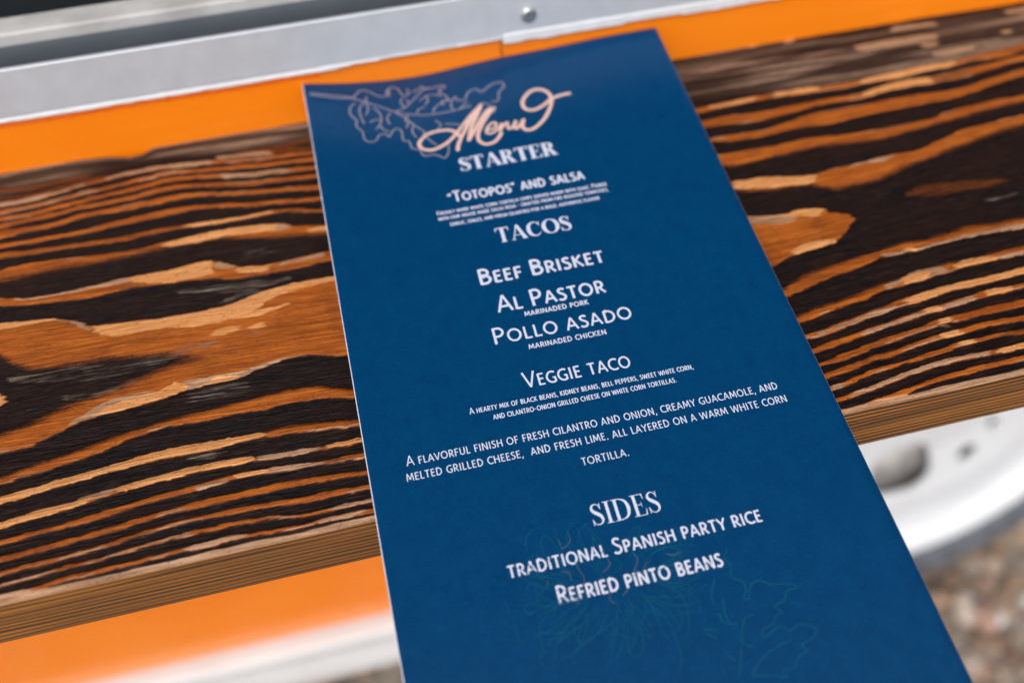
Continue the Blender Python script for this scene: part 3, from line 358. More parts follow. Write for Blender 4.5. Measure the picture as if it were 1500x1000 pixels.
 ('pg',0.2,0.2,'',(76.3,-108.84,84.2,-107.86,92.7,-105.91,93.2,-106.36,96.6,-105.96,99.6,-105.31),(75.9,-109.74,83.7,-108.86,92,-107.39,92.7,-107.37,96,-107.1,98.9,-106.59)),
 ('pg',0.2,0.2,'',(86.7,-111.22,90.3,-110.72,96.5,-109.77,102.7,-109.02,108.7,-108.55,119.2,-107.32),(86.1,-112.42,89.8,-111.75,95.9,-111.02,102.1,-110.06,108.1,-109.73,118.3,-108.81)),
 ('p',0.2,0.2,'',(102.3,-108.93,103.4,-108.39,108.2,-108.08,108.6,-108.68),(101.8,-109.97,102.5,-109.94,107.4,-109.55,108.2,-109.52)),
 ('p',0.2,0.2,'',(119.5,-107.41,120.7,-106.82,128.9,-106.93,129.2,-107.5),(118.8,-108.69,119.6,-108.66,128,-108.52,128.6,-108.44)),
 ('p',0.2,0.2,'',(104.8,-112.9,106,-112.13,109.1,-112.01,109.6,-112.52),(104.4,-113.52,105.1,-113.69,108.2,-113.58,109.1,-113.35)),
 ('p',0.2,0.2,'',(103.5,-116.98,104.5,-116.22,109.6,-115.83,110,-116.61),(103.3,-117.38,103.8,-117.51,108.7,-117.52,109.6,-117.29)),
 ('p',0.2,0.2,'',(105.7,-119.84,106.6,-119.18,111.3,-119.51,111.9,-119.88),(105.2,-120.63,105.8,-120.56,110.8,-120.5,111.5,-120.47)),
 ('pg',0.25,0.2,'',(75.1,-126.79,82.9,-125.59,83.5,-125.63,90.9,-124.16,98.8,-123.17,106.2,-123.14,113.6,-123.3),(74.7,-127.6,82.2,-126.9,82.9,-126.77,90.2,-125.49,98,-124.52,105.6,-124.3,112.8,-124.65)),
 ('p',0.25,0.2,'r',(113.6,-123.3,121.2,-123.27),(112.8,-124.65,120.4,-124.63)),
 ('pg',0.25,0.2,'',(73,-123.8,77.6,-123.15),(72.5,-124.83,77.1,-124.31)),
 ('g',1.2,1.2,'',(-52.2,-47.35,-49.4,-46.36,-44.6,-47.38,-38.6,-48.76,-37.9,-49.42),(-52.3,-49.75,-49.7,-50.94,-45,-51.47,-38.7,-50.45,-38,-50.15)),
 ('g',1,1,'',(-68.7,-56.31,-60.4,-56.18,-52.2,-57.43,-43.9,-57.77,-37.9,-58.88),(-68.7,-58.14,-60.6,-59.38,-52.5,-61.53,-44.2,-61.43,-38,-59.8)),
 ('g',0.8,0.8,'',(-62.4,-63.88,-55.8,-62.02,-49.1,-60.13,-45.7,-60.09),(-62.4,-64.54,-55.9,-64.03,-49.3,-63.74,-45.9,-61.9)),
 ('g',1.2,1.2,'',(-107.4,-73.22,-98.4,-73.58,-89.2,-73.94,-80,-75.55,-70.7,-75.92),(-107.3,-75.26,-98.1,-78.06,-89.1,-80.04,-80,-80.43,-70.8,-79.6)),
 ('g',1.2,1.2,'',(-102.1,-77.02,-97.6,-77.81),(-102,-78.63,-97.5,-79.62)),
 ('g',1.2,1.2,'',(-95.6,-81.08,-86,-82.82,-76.9,-81.22,-72.4,-82.02),(-95.5,-84.23,-85.9,-85.95,-77,-83.61,-72.4,-83.22)),
 ('G',0.8,0.8,'',(-101.8,-83.72,-99.3,-83.99),(-101.8,-84.49,-99.2,-85.54)),
 ('g',1.2,1.2,'',(-68,-88.71,-61.9,-87.95,-55.8,-87.97,-49.6,-87.6),(-68.1,-92.15,-62.2,-93.32,-56.1,-92.98,-50,-92.25)),
 ('g',0.8,0.8,'',(-68.5,-105.46,-64.2,-105.69,-59.9,-106.1,-56.4,-105.94),(-68.6,-107.38,-64.3,-108.13,-60,-108.2,-56.5,-106.99)),
 ('g',0.5,0.5,'',(-62.8,-100.82,-58.7,-100.43),(-62.8,-101.36,-58.7,-100.97)),
 ('g',1,1,'',(-68.5,-105.28,-64.2,-105.52,-59.9,-105.93),(-68.6,-107.03,-64.3,-107.79,-60,-107.5)),
 ('g',0.8,0.8,'',(135,-77.84,142.4,-77.98,148.9,-77.4),(134.1,-79.42,141,-80.36,147.9,-79)),
 ('G',0.4,0.4,'',(141.5,-79.13,143.1,-79.33),(140.8,-80.32,142.1,-80.91)),
 ('G',0.6,0.6,'',(105.1,-113.77,106.6,-113.72,108.5,-114.37),(104.6,-114.59,105.9,-115.06,108.2,-114.98)),
 ('g',0.8,0.8,'',(105.9,-121.71,108.9,-121.14,109.5,-122.66),(105.5,-122.49,107.8,-123.09,109.1,-123.43)),
]
# drawings on the card, in card millimetres
MENU_PATHS = [(-14.1,34.15,-13.67,32.57,-12.52,30.14,-9.17,24.65,-6.84,21.59,-4.62,18.61),(-12.55,29.2,-13.31,27.23,-14.98,25.89,-17.68,25.56,-20.53,26.07,-22.6,27.76,-23.51,29.48,-23.03,31.35,-20.9,32.47,-18.34,31.85,-15.22,29.89,-11.68,26.04,-8,21.72,-4.62,18.61),(-4.62,18.61,-6.82,22.8,-9.11,27.04,-10.55,31.23),(-10.55,31.23,-8.32,28.01,-6.08,24.58,-3.37,21.19,-1.45,20.67),(-1.45,20.67,-3.45,22.8,-5.88,26.22,-7.74,29.71,-7.93,32.39,-6.46,33.97,-4.19,33.65,-2.41,31.91,-1.76,30.74),(-5.15,28.76,-3.33,28.56,-2.3,27.46,-2.57,26.44,-3.75,26.72,-5.12,28.37,-5.29,29.9,-3.97,30.21,-2.21,29.06,-0.83,27.41),(-0.83,27.41,-1.75,29.72,-0.28,27.94,0.74,27.39,0.41,29.29,0.94,29.88,2.26,28.54,2.95,27.51),(2.95,27.51,2.03,29.51,2.72,30.15,4.17,28.75,5.08,27.54,4.31,29.81,4.85,31.28,6.58,31.53,9.25,29.79,11.61,27.16,13.67,23.59,14.47,20.49,13.84,18.01,12,16.57,9.63,16.85,7.21,19.19,6.33,21.45,6.83,23.6,8.92,24.34,11.78,23.14,14.23,21.42,17.05,20.52,19.69,20.39)]
LEAF_PATHS = [(-49.3,4.76,-42.8,6.46,-37.89,7.45,-32.25,11.1,-27.3,15.13,-23.17,17.09,-19.45,18.21,-15.58,18.47,-11.06,18.4,-7,17.89),(-49.21,3.95,-42.67,5.49,-37.77,6.65),(-37.86,7.29,-36.37,4.72,-34.85,3.98,-33,4.93,-31.57,6.69,-29.45,7.61,-28.02,6.44,-27.66,4.24,-26.58,3.9,-25.3,4.8,-24.82,7.03,-23.93,8.5,-22.6,7.38,-22.94,5.36),(-27.24,14.74,-24.82,13.68,-22.78,11.69,-20.66,9.27,-18.9,7.41,-16.71,6.4),(-19.03,5,-17.38,6.93,-15.06,6.79,-12.78,6.91,-12.68,7.87,-14.51,8.45,-13.84,10.04,-15.7,10.19,-17.93,9.92,-20.39,11.59),(-15.3,11.12,-13.12,11.05,-12.78,13.39,-11.93,14.25,-10.63,12.89,-10.27,14.48,-8.28,14.78,-6.96,12.26,-4.6,11.39,-3.25,13.13,-1.08,11.63,1.17,10.63,2.98,11.06,2.96,13.17,1.23,14.7,0.41,17.83,-1.66,18.16),(-17.7,17.81,-16.9,15.96,-15.41,14.67,-12.04,13.39),(-12.17,18.3,-12.43,16.2,-11.9,14.67),(-22,16.79,-21.18,15.36,-19.35,14.56),(-35.9,9.25,-34.59,10.96,-34.67,12.99,-35.6,14.8),(-33.21,11.86,-31.77,14.48,-31.67,17.34,-32.46,19.55,-33.71,21.23),(-31.62,17.75,-33.2,17.21,-34.86,17.94),(-37.61,9.42,-39.22,10.93,-39.49,14.12,-38.2,16.67,-38.63,18.88,-37.26,21.57,-37.28,24.29,-36.04,25.75,-34.38,25.6,-33.09,23.57,-31.43,23.49,-30.66,24.77,-29.02,22.18,-27.66,22.26,-27.13,23.96,-27.32,27.03,-25.86,27.77,-25.63,30.51,-23.84,31.7,-23.04,34.16,-20.38,34.41,-19.09,35.32,-17.94,36.34,-16.54,34.18,-16.07,31.23),(-27.37,15.53,-25.51,17.74,-24.6,19.57,-25.74,22.32),(-24.6,19.57,-22.98,22.34,-21.25,24.96),(-28.11,4.56,-28.65,6.12,-27.75,7.6),(-21.74,7.33,-20.18,6.6,-18.91,5.88),(-24.79,13.52,-25.5,11.05,-24.61,9.17),(-23.12,12.02,-23.93,10.17),(-18.52,10.03,-18.05,12.14,-19.2,13.77),(-14.14,15.38,-14.72,14.01,-13.71,13.17),(-10.53,18.53,-9.08,16.99,-7.75,16.06),(-24.28,17.07,-25.35,18.43,-25.35,20.03),(-36.04,10.21,-36.93,12.45,-36.84,15.71,-36.39,18.22),(-32.46,19.55,-31.7,21.7,-30.23,22.84),(-28.98,15.14,-30.16,17.29,-29.74,19.79),(-23.62,21.24,-24.42,24.21,-23.76,26.71),(-21.25,24.96,-20.75,28.2,-19.07,30.91),(-21.32,25.33,-22.52,27.39),(-17.74,21.03,-16.51,23.31,-17.93,24.95),(-34.15,6.92,-34.66,8.47,-34.09,10.26),(-5.38,18.27,-3.59,17.87,-1.68,20.78,-1.49,22.45),(-15.37,23.18,-12.26,24.32,-10.9,25.83)]
TEAL_LEAF_PATHS = [(15.98,154.23,14.84,155.88,15.33,157.72,14.75,159.88,16.51,161.35,16.55,162.93,15.66,164.44,16.45,164.83,17.5,162.63,19.5,161.79,21.65,163.03,24.1,163.5,25.85,164.12,25.91,164.87,24.14,164.98,22.8,166.74,20.61,167.25,21.63,168.61,20.02,169.25,19.13,170.45,16.99,170.95,16.33,172.39,18.18,171.83,20.55,171.04,21.67,172.35,24.03,171.61,26.3,172.74,26,174.31,23,175.33,23.43,176.51,20.92,177.67,20.53,178.87,17.97,178.99,17.93,180.31,15.27,179.21,12,178.63,13.05,177.45),(11.97,172.74,12.87,170.48,14.17,168.38,16.27,167.76),(11.52,163.57,10.97,166.77,11.69,168.7,12.77,168.56),(9.22,166.36,9.98,166.38,9.98,167.8,12.13,168.91),(5.92,168.45,7.13,168.63,8.5,169.35),(6.41,169.21,7.87,170.79),(8.15,172.82,8.9,174.21,9.87,175.26),(12.33,177.76,15.7,175.57,18.63,174.55,21.65,174.03),(12.54,171.89,12.67,172.9,13.98,173.46),(11.47,159.37,9.85,162.14,9.5,164.12),(11.8,173.19,10.4,176.25,8.96,178.77)]
FLOWER_PATHS = [(-8.66,160.88,-9.51,163.72,-11.82,168.13,-13.57,171.57),(-10.84,161.39,-13.81,164.71,-18.32,166.6,-19.74,168.2,-19,169.1),(-6.76,161.33,-5.56,165.65,-6.24,169.44,-8.06,170.47,-8.89,168.33,-7.76,164.63),(-3.3,160.08,-0.25,164.89,0.4,169.04,0.12,172.87,-1.39,175.86),(-16.53,160.05,-19.18,162.45,-23.07,164.01,-21.79,164.8,-18.37,163.14),(-18.68,160.56,-22.59,162.14,-24.59,162.17,-24.35,163.22),(-1.73,158.37,1.48,161.21,2.9,164.62,1.49,167.31,-1.78,168.03),(0.51,157.85,3.39,160.1,4.34,163.42,3.69,166.82,2.27,169.48),(-18.86,157.46,-22.92,157.53,-25.53,157.93,-25.66,156.37,-22.55,156.07),(-24.35,163.22,-24.47,165.64,-25.51,166.85,-24.65,168.25),(-28.36,159.29,-28.45,161.76,-27.38,163.49),(-29.24,154.5,-28.74,156.67),(-3.33,158.52,-2,162.44,-1.8,166.53,-1,168.71),(-14.63,160.49,-15.42,163.33,-17.01,165.44),(-6.17,159.41,-5.81,161.55,-6.86,163.33),(-20.49,153.96,-23.62,152.17,-25.18,154.42),(-19.5,152.09,-22.52,149.78,-22.99,147.52,-21.27,146.84,-19.21,148.95),(-18.01,150.31,-19.67,146.67,-19.5,143.96,-17.88,143.78,-16.58,146.85),(-15.65,149.24,-16.17,145.29,-16.34,141.91),(-14.26,147.94,-14.41,144.6,-12.71,142.2,-11.06,142.02),(-22.61,145.98,-22.6,143.78,-21.1,141.91,-18.84,141.32),(-11.52,147.49,-11.65,144.14,-9.06,142.49),(-0.98,152.69,2.6,151.36,5.23,151.43,6.86,152.91,4.88,154.07,1.63,154.39),(-1.33,150.44,1.45,148.33,3.6,148.28),(-0.15,155.04,3.58,154.85,5.68,156.41,3.73,157.55),(-16.23,147.48,-17.12,148.9,-16.41,150.14),(-8.91,147.56,-9.31,145.24),(-2.67,147.92,-1.04,146.07,0.62,145.9),(1.95,158.19,5.33,158.98,6.76,160.89)]
CORE_PATHS = [(-13.88,143.61,-13.88,145.56,-15.78,146.76,-16.04,144.77),(-12.93,148.8,-13.98,150.72,-13.21,153.57,-14.24,155.43),(-7.68,150.58,-7.64,152.21,-9.53,153.37),(-2.47,150.71,-1.96,152.46,-3.47,154.79,-2.87,157.05),(-0.01,152.92,-1.61,154.7,-1.6,156.3),(-8.47,156.79,-9.52,158.62,-8.85,159.81),(-16.13,158.61,-15.26,157.27,-15.82,155.58),(-20.11,152.47,-20.97,153.85),(6.95,152.66,5.22,153.07,3.83,152.47),(-5.95,155.27,-5.58,157.47,-6.98,158.7),(-17.23,151.29,-15.84,151.88,-15.76,153.49),(-9.82,154.36,-11.21,155.62),(-11.52,147.49,-11.25,150.28)]


# ------------------------------------------------------------------ ground
GZ = -0.545
gv = MB(); gv.add([(-60, -60, GZ), (60, -60, GZ), (60, 60, GZ), (-60, 60, GZ)], [(0, 1, 2, 3)])
g = gv.obj('ground', GROUND); g["kind"] = "structure"
def build_gravel():
    rng = np.random.default_rng(5)
    import bmesh
    bm = bmesh.new(); bmesh.ops.create_icosphere(bm, subdivisions=2, radius=1.0)
    bv = np.array([v.co[:] for v in bm.verts]); bf = np.array([[v.index for v in f.verts] for f in bm.faces]); bm.free()
    pal = np.array([(.34,.235,.165),(.27,.17,.115),(.40,.30,.23),(.36,.215,.165),(.22,.165,.135),(.44,.36,.30),(.16,.15,.155),(.32,.19,.10),(.70,.66,.62),(.10,.085,.08)])
    pw = np.array([.19,.15,.15,.12,.11,.09,.06,.06,.03,.04]); pw = pw/pw.sum()
    N = 7600
    V = []; F = []; T = []; k = 0
    for i in range(N):
        if i < 6600: x, y = rng.uniform(-.32, .78), rng.uniform(-.2, .55)
        else: x, y = rng.uniform(-1.0, 1.5), rng.uniform(-.9, 1.2)
        r = min(.0115, .0031*math.exp(rng.normal(.4, .5)))
        s3 = r*np.array([rng.uniform(.9, 1.4), rng.uniform(.8, 1.2), rng.uniform(.5, .85)])
        d = rng.normal(size=(4, 3)); d /= np.linalg.norm(d, axis=1)[:, None]
        q = bv.copy()
        for dd in d:                                              # chip flat facets off the pebble
            h = q@dd; lim = rng.uniform(.55, .9); q = q-np.outer(np.maximum(h-lim, 0), dd)
        a = rng.uniform(0, 6.283); c_, s_ = math.cos(a), math.sin(a)
        q = q*s3; q = np.stack([q[:, 0]*c_-q[:, 1]*s_, q[:, 0]*s_+q[:, 1]*c_, q[:, 2]], 1)
        q += (x, y, GZ+rng.uniform(-.1, .7)*s3[2]+rng.uniform(0, .004))
        V.append(q); F.append(bf+k); k += len(bv)
        T.append(np.tile(np.append(pal[rng.choice(len(pal), p=pw)]*rng.uniform(.8, 1.2), 1.0), (len(bv), 1)))
    V = np.concatenate(V); F = np.concatenate(F); T = np.concatenate(T)
    me = bpy.data.meshes.new('gravel'); me.vertices.add(len(V)); me.loops.add(F.size); me.polygons.add(len(F))
    me.vertices.foreach_set('co', V.astype(np.float32).ravel()); me.loops.foreach_set('vertex_index', F.astype(np.int32).ravel())
    me.polygons.foreach_set('loop_start', np.arange(0, F.size, 3, dtype=np.int32)); me.polygons.foreach_set('loop_total', np.full(len(F), 3, np.int32))
    me.update(calc_edges=True)
    at = me.attributes.new('tint', 'FLOAT_COLOR', 'POINT'); at.data.foreach_set('color', T.astype(np.float32).ravel())
    me.materials.append(PEB); me.polygons.foreach_set('use_smooth', np.ones(len(F), bool))
    o = bpy.data.objects.new('gravel', me); COL.objects.link(o)
    o["label"] = "brown and grey gravel covering the ground under the wheel"; o["category"] = "gravel"; o["kind"] = "stuff"
build_gravel()

# ------------------------------------------------------------------ the food truck
WC = Vector((0.321, 0.097, -0.325))          # wheel centre
truck = thing('food_truck', 'orange food truck side with silver counter rail, lower trim and white wheel', 'food truck', (0, 0, GZ))
def T(o):                                      # parts are written in world coordinates
    o.location = -truck.location; return o
def build_panel():
    r = 0.292; z0 = -0.331; zt = 0.0255
    a0 = math.asin((z0-WC.z)/r)
    pts = [(-1.9, z0)]
    n = 48
    for i in range(n+1):
        a = math.pi-a0-(math.pi-2*a0)*i/n
        pts.append((WC.x+r*math.cos(a), WC.z+r*math.sin(a)))
    pts += [(1.9, z0)]
    # strips between the arch line and the top edge
    m = MB(); top = [(x, zt) for x, z in pts]
    for i in range(len(pts)-1):
        a, b, c, d = pts[i], pts[i+1], top[i+1], top[i]
        if abs(a[0]-b[0]) < 1e-6: continue
        m.add([(a[0], .0008, a[1]), (b[0], .0008, b[1]), (c[0], .0008, c[1]), (d[0], .0008, d[1]),
               (a[0], .0038, a[1]), (b[0], .0038, b[1]), (c[0], .0038, c[1]), (d[0], .0038, d[1])],
              [(0, 1, 2, 3), (7, 6, 5, 4), (0, 4, 5, 1), (3, 2, 6, 7)])
    T(m.obj('side_panel', ORANGE, truck))
    # upper body round the service window
    m = MB()
    m.box(-1.9, 1.9, .0008, .0038, .95, 1.55); m.box(-1.9, -1.05, .0008, .0038, .0301, .9499); m.box(1.15, 1.9, .0008, .0038, .0301, .9499)
    T(m.obj('upper_panel', ORANGE, truck))
    m = MB(); m.box(-1.9, 1.9, .0008, 1.8, 1.551, 1.58, .008); T(m.obj('roof', TRIM, truck))
    m = MB(); m.box(-1.9, 1.9, 1.797, 1.8, .0, 1.55); m.box(-1.9, -1.897, .004, 1.797, .0, 1.55); m.box(1.897, 1.9, .004, 1.797, .0, 1.55); T(m.obj('rear_panel', ORANGE, truck))
    m = MB(); m.box(-1.89, 1.89, .05, 1.79, -.002, .018); T(m.obj('floor', DARK, truck))
    m = MB(); m.box(-1.0, 1.1, 1.2, 1.22, .02, 1.5); T(m.obj('interior_wall', DARK, truck))
build_panel()
def build_rail():
    x0, x1 = -1.04, 1.14
    m = MB()
    prof = [(-.0012, .0181), (-.0005, .0176), (.0007, .0176), (.0007, .0256), (.0007, .0262), (.0001, .0262), (.0001, .0314), (.0, .0315), (-.0010, .0315), (-.0012, .0313)]
    m.extrude_x(prof, x0, x1); T(m.obj('counter_rail', ALU, truck))
    m = MB(); m.box(x0, x1, .0010, .0165, .0262, .0272); T(m.obj('window_track', ALU_DARK, truck))
    m = MB(); m.box(x0, x1, .0166, .0250, .0262, .0306, .0006); T(m.obj('window_sill', SILL, truck))
    m = MB(); m.box(x0, x1, .0252, .40, .0190, .0285); T(m.obj('counter', DARK, truck))
    # white sealant along the lower lip, with a gap where the orange film runs up over it
    rng = random.Random(3)
    def seal(xa, xb, za, zb, j, seed, za2=None):
        rng = random.Random(seed); n = int((xb-xa)/.0012); V = []; F = []; zl = za
        for i in range(n+1):
            x = xa+(xb-xa)*i/n
            if rng.random() < .25: zl = (za if za2 is None else za+(za2-za)*i/n)+rng.uniform(-1, 1)*j
            zz = zl+rng.uniform(-.2, .2)*j
            V += [(x, .0007, zz), (x, -.0010, zz+.0002), (x, -.0016, zz+.0005), (x, -.0016, zb-.0004), (x, -.0014, zb), (x, .0007, zb)]
        for i in range(n):
            a = i*6
            for k in range(6): F.append((a+k, a+(k+1) % 6, a+6+(k+1) % 6, a+6+k))
        F += [(5, 4, 3, 2, 1, 0), tuple(n*6+k for k in range(6))]
        mm = MB(); mm.add(V, F); return mm
    m = seal(-1.0, -.0235, .0161, .0176, .00012, 1); b = seal(.0285, 1.1, .0156, .0187, .0004, 2); m.add(b.v, b.f)
    b = seal(-.0234, -.006, .0162, .0177, .0003, 4, .0174); m.add(b.v, b.f)
    b = seal(-.0059, .0283, .0174, .0178, .0002, 5); m.add(b.v, b.f)
    T(m.obj('sealant_strip', SEAL, truck))
    m = MB(); m.box(-.0230, .0279, -.0003, .0006, .0140, .0175); m.box(-.7, .0279, -.0003, .0006, -.012, .01395); m.box(.0284, .7, -.0003, .0006, -.012, .0165); T(m.obj('vinyl_film', ORANGE, truck))
    m = MB(); m.box(.0279, .0283, -.0007, .0007, -.012, .0188, .0001); T(m.obj('vinyl_seam', mat_plain('seam_dark_orange', (.30, .085, .015), .6), truck))  # thin dark orange strip where the two films meet
    # screw on the rail
    def head(xc, zc):
        V = []; F = []; n = 24; prof = [(.0022, 0), (.0022, .0005), (.0020, .0009), (.0013, .0011), (.0006, .0011)]
        for r, h in prof:
            for i in range(n):
                a = 2*math.pi*i/n; V.append((xc+r*math.cos(a), -.0012-h, zc+r*math.sin(a)))
        for k in range(len(prof)-1):
            for i in range(n): F.append((k*n+i, k*n+(i+1) % n, (k+1)*n+(i+1) % n, (k+1)*n+i))
        c = len(V); V.append((xc, -.0012-.0008, zc))
        for i in range(n): F.append(((len(prof)-1)*n+i, (len(prof)-1)*n+(i+1) % n, c))
        mm = MB(); mm.add(V, F); return mm
    rail = [o for o in truck.children if o.name == 'counter_rail'][0]
    for xc in (-.364, .0359, .436):
        head(xc, .0238).obj('screw', STEEL, rail, True)
build_rail()
def build_trim():
    m = MB(); arch = WC.x-.295
    prof = [(-.006, -.3335), (.004, -.3335), (.004, -.381), (-.006, -.381), (-.008, -.379), (-.008, -.3600), (-.0072, -.3593), (-.0072, -.3577), (-.008, -.357), (-.008, -.3355)]
    m.extrude_x(prof, -1.9, arch); m.extrude_x(prof, WC.x+.295, 1.9)
    T(m.obj('lower_trim', TRIM, truck))
build_trim()
def build_wheel():
    w = bpy.data.objects.new('wheel', None); COL.objects.link(w); w.parent = truck
    R = 0.198
    w.location = WC-Vector((0, 0, GZ)); w.rotation_euler = (rad(-20), 0, 0)   # axle along local Y, outer face towards -Y
    n = 96
    def lathe(prof, closed=False):
        V = []; F = []
        for r, y in prof:
            for i in range(n):
                a = 2*math.pi*i/n; V.append((r*math.cos(a), y, r*math.sin(a)))
        K = len(prof)
        for k in range(K if closed else K-1):
            for i in range(n): F.append((k*n+i, k*n+(i+1) % n, ((k+1) % K)*n+(i+1) % n, ((k+1) % K)*n+i))
        mm = MB(); mm.add(V, F); return mm
    ty = [(R*.985, .004), (R*1.02, -.002), (R*1.07, -.006), (R*1.115, .0), (R*1.132, .014), (R*1.135, .04), (R*1.135, .09), (R*1.11, .105), (R*1.03, .11), (R*.985, .07)]
    lathe(ty, True).obj('tyre', RUBBER, w, True)
    # rim: lip and barrel, then a disc with slots and small round holes
    m = lathe([(R*.985, .06), (R*.93, .055), (R*.90, .04), (R*.88, .012), (R*.92, .008), (R*.945, .002), (R*.975, -.001), (R*.995, .002), (R*.99, .008), (R*.96, .010), (R*.93, .018), (R*.91, .03), (R*.94, .05), (R*.985, .066)], True)
    na, nr = 720, 110; r0, r1 = .10*R, .895*R
    def yf(r):
        q = r/R
        return .010-.010*min(1, max(0, (.86-q)/.16)) if q > .5 else -.012*(1-(q/.5)**2)
    def hole(r, a):
        q = r/R; d = (math.degrees(a)+91+36) % 72-36
        if .43 < q < .665:
            e = (abs(q-.5475)/.1175)**3+(abs(d)/(12.5))**3
            if e < 1: return True
        d2 = (math.degrees(a)+65+18) % 36-18 if abs((math.degrees(a)+91+36) % 72-36) > 18 else 20
        d3 = (math.degrees(a)+52+36) % 72-36
        return math.hypot((q-.60), math.radians(d2)*q) < .036 or math.hypot((q-.55), math.radians(d3)*q) < .024
    V = []; idx = {}; F = []
    th = .006
    def vid(i, j, s):
        i %= na; key = (i, j, s)
        if key not in idx:
            r = r0+(r1-r0)*j/nr; a = 2*math.pi*i/na; idx[key] = len(V); V.append((r*math.cos(a), yf(r)+(th if s else 0), r*math.sin(a)))
        return idx[key]
    solid = [[not hole(r0+(r1-r0)*(j+.5)/nr, 2*math.pi*(i+.5)/na) for j in range(nr)] for i in range(na)]
    for i in range(na):
        for j in range(nr):
            if not solid[i][j]: continue
            for s in (0, 1): F.append([vid(i, j, s), vid(i+1, j, s), vid(i+1, j+1, s), vid(i, j+1, s)][::(1 if s else -1)])
            if not solid[(i+1) % na][j]: F.append((vid(i+1, j, 0), vid(i+1, j+1, 0), vid(i+1, j+1, 1), vid(i+1, j, 1)))
            if not solid[i-1][j]: F.append((vid(i, j+1, 0), vid(i, j, 0), vid(i, j, 1), vid(i, j+1, 1)))
            if j+1 < nr and not solid[i][j+1]: F.append((vid(i+1, j+1, 0), vid(i, j+1, 0), vid(i, j+1, 1), vid(i+1, j+1, 1)))
            if j > 0 and not solid[i][j-1]: F.append((vid(i, j, 0), vid(i+1, j, 0), vid(i+1, j, 1), vid(i, j, 1)))
    m.add(V, F)
    rim = m.obj('rim', RIMW, w, True)
    lathe([(.001, .022), (R*.78, .024), (R*.82, .030), (R*.82, .055), (R*.5, .06)]).obj('slot_backing', mat_plain('pale_backing', (.60, .57, .55), .8, 0, .55, 22, .3), w, True)  # pale mottled disc added behind the slots to brighten their openings
    hb = lathe([(.001, -.035), (R*.12, -.034), (R*.16, -.028), (R*.17, .0), (R*.17, .03)]); hb.obj('hub_cap', TRIM, rim, True)
build_wheel()

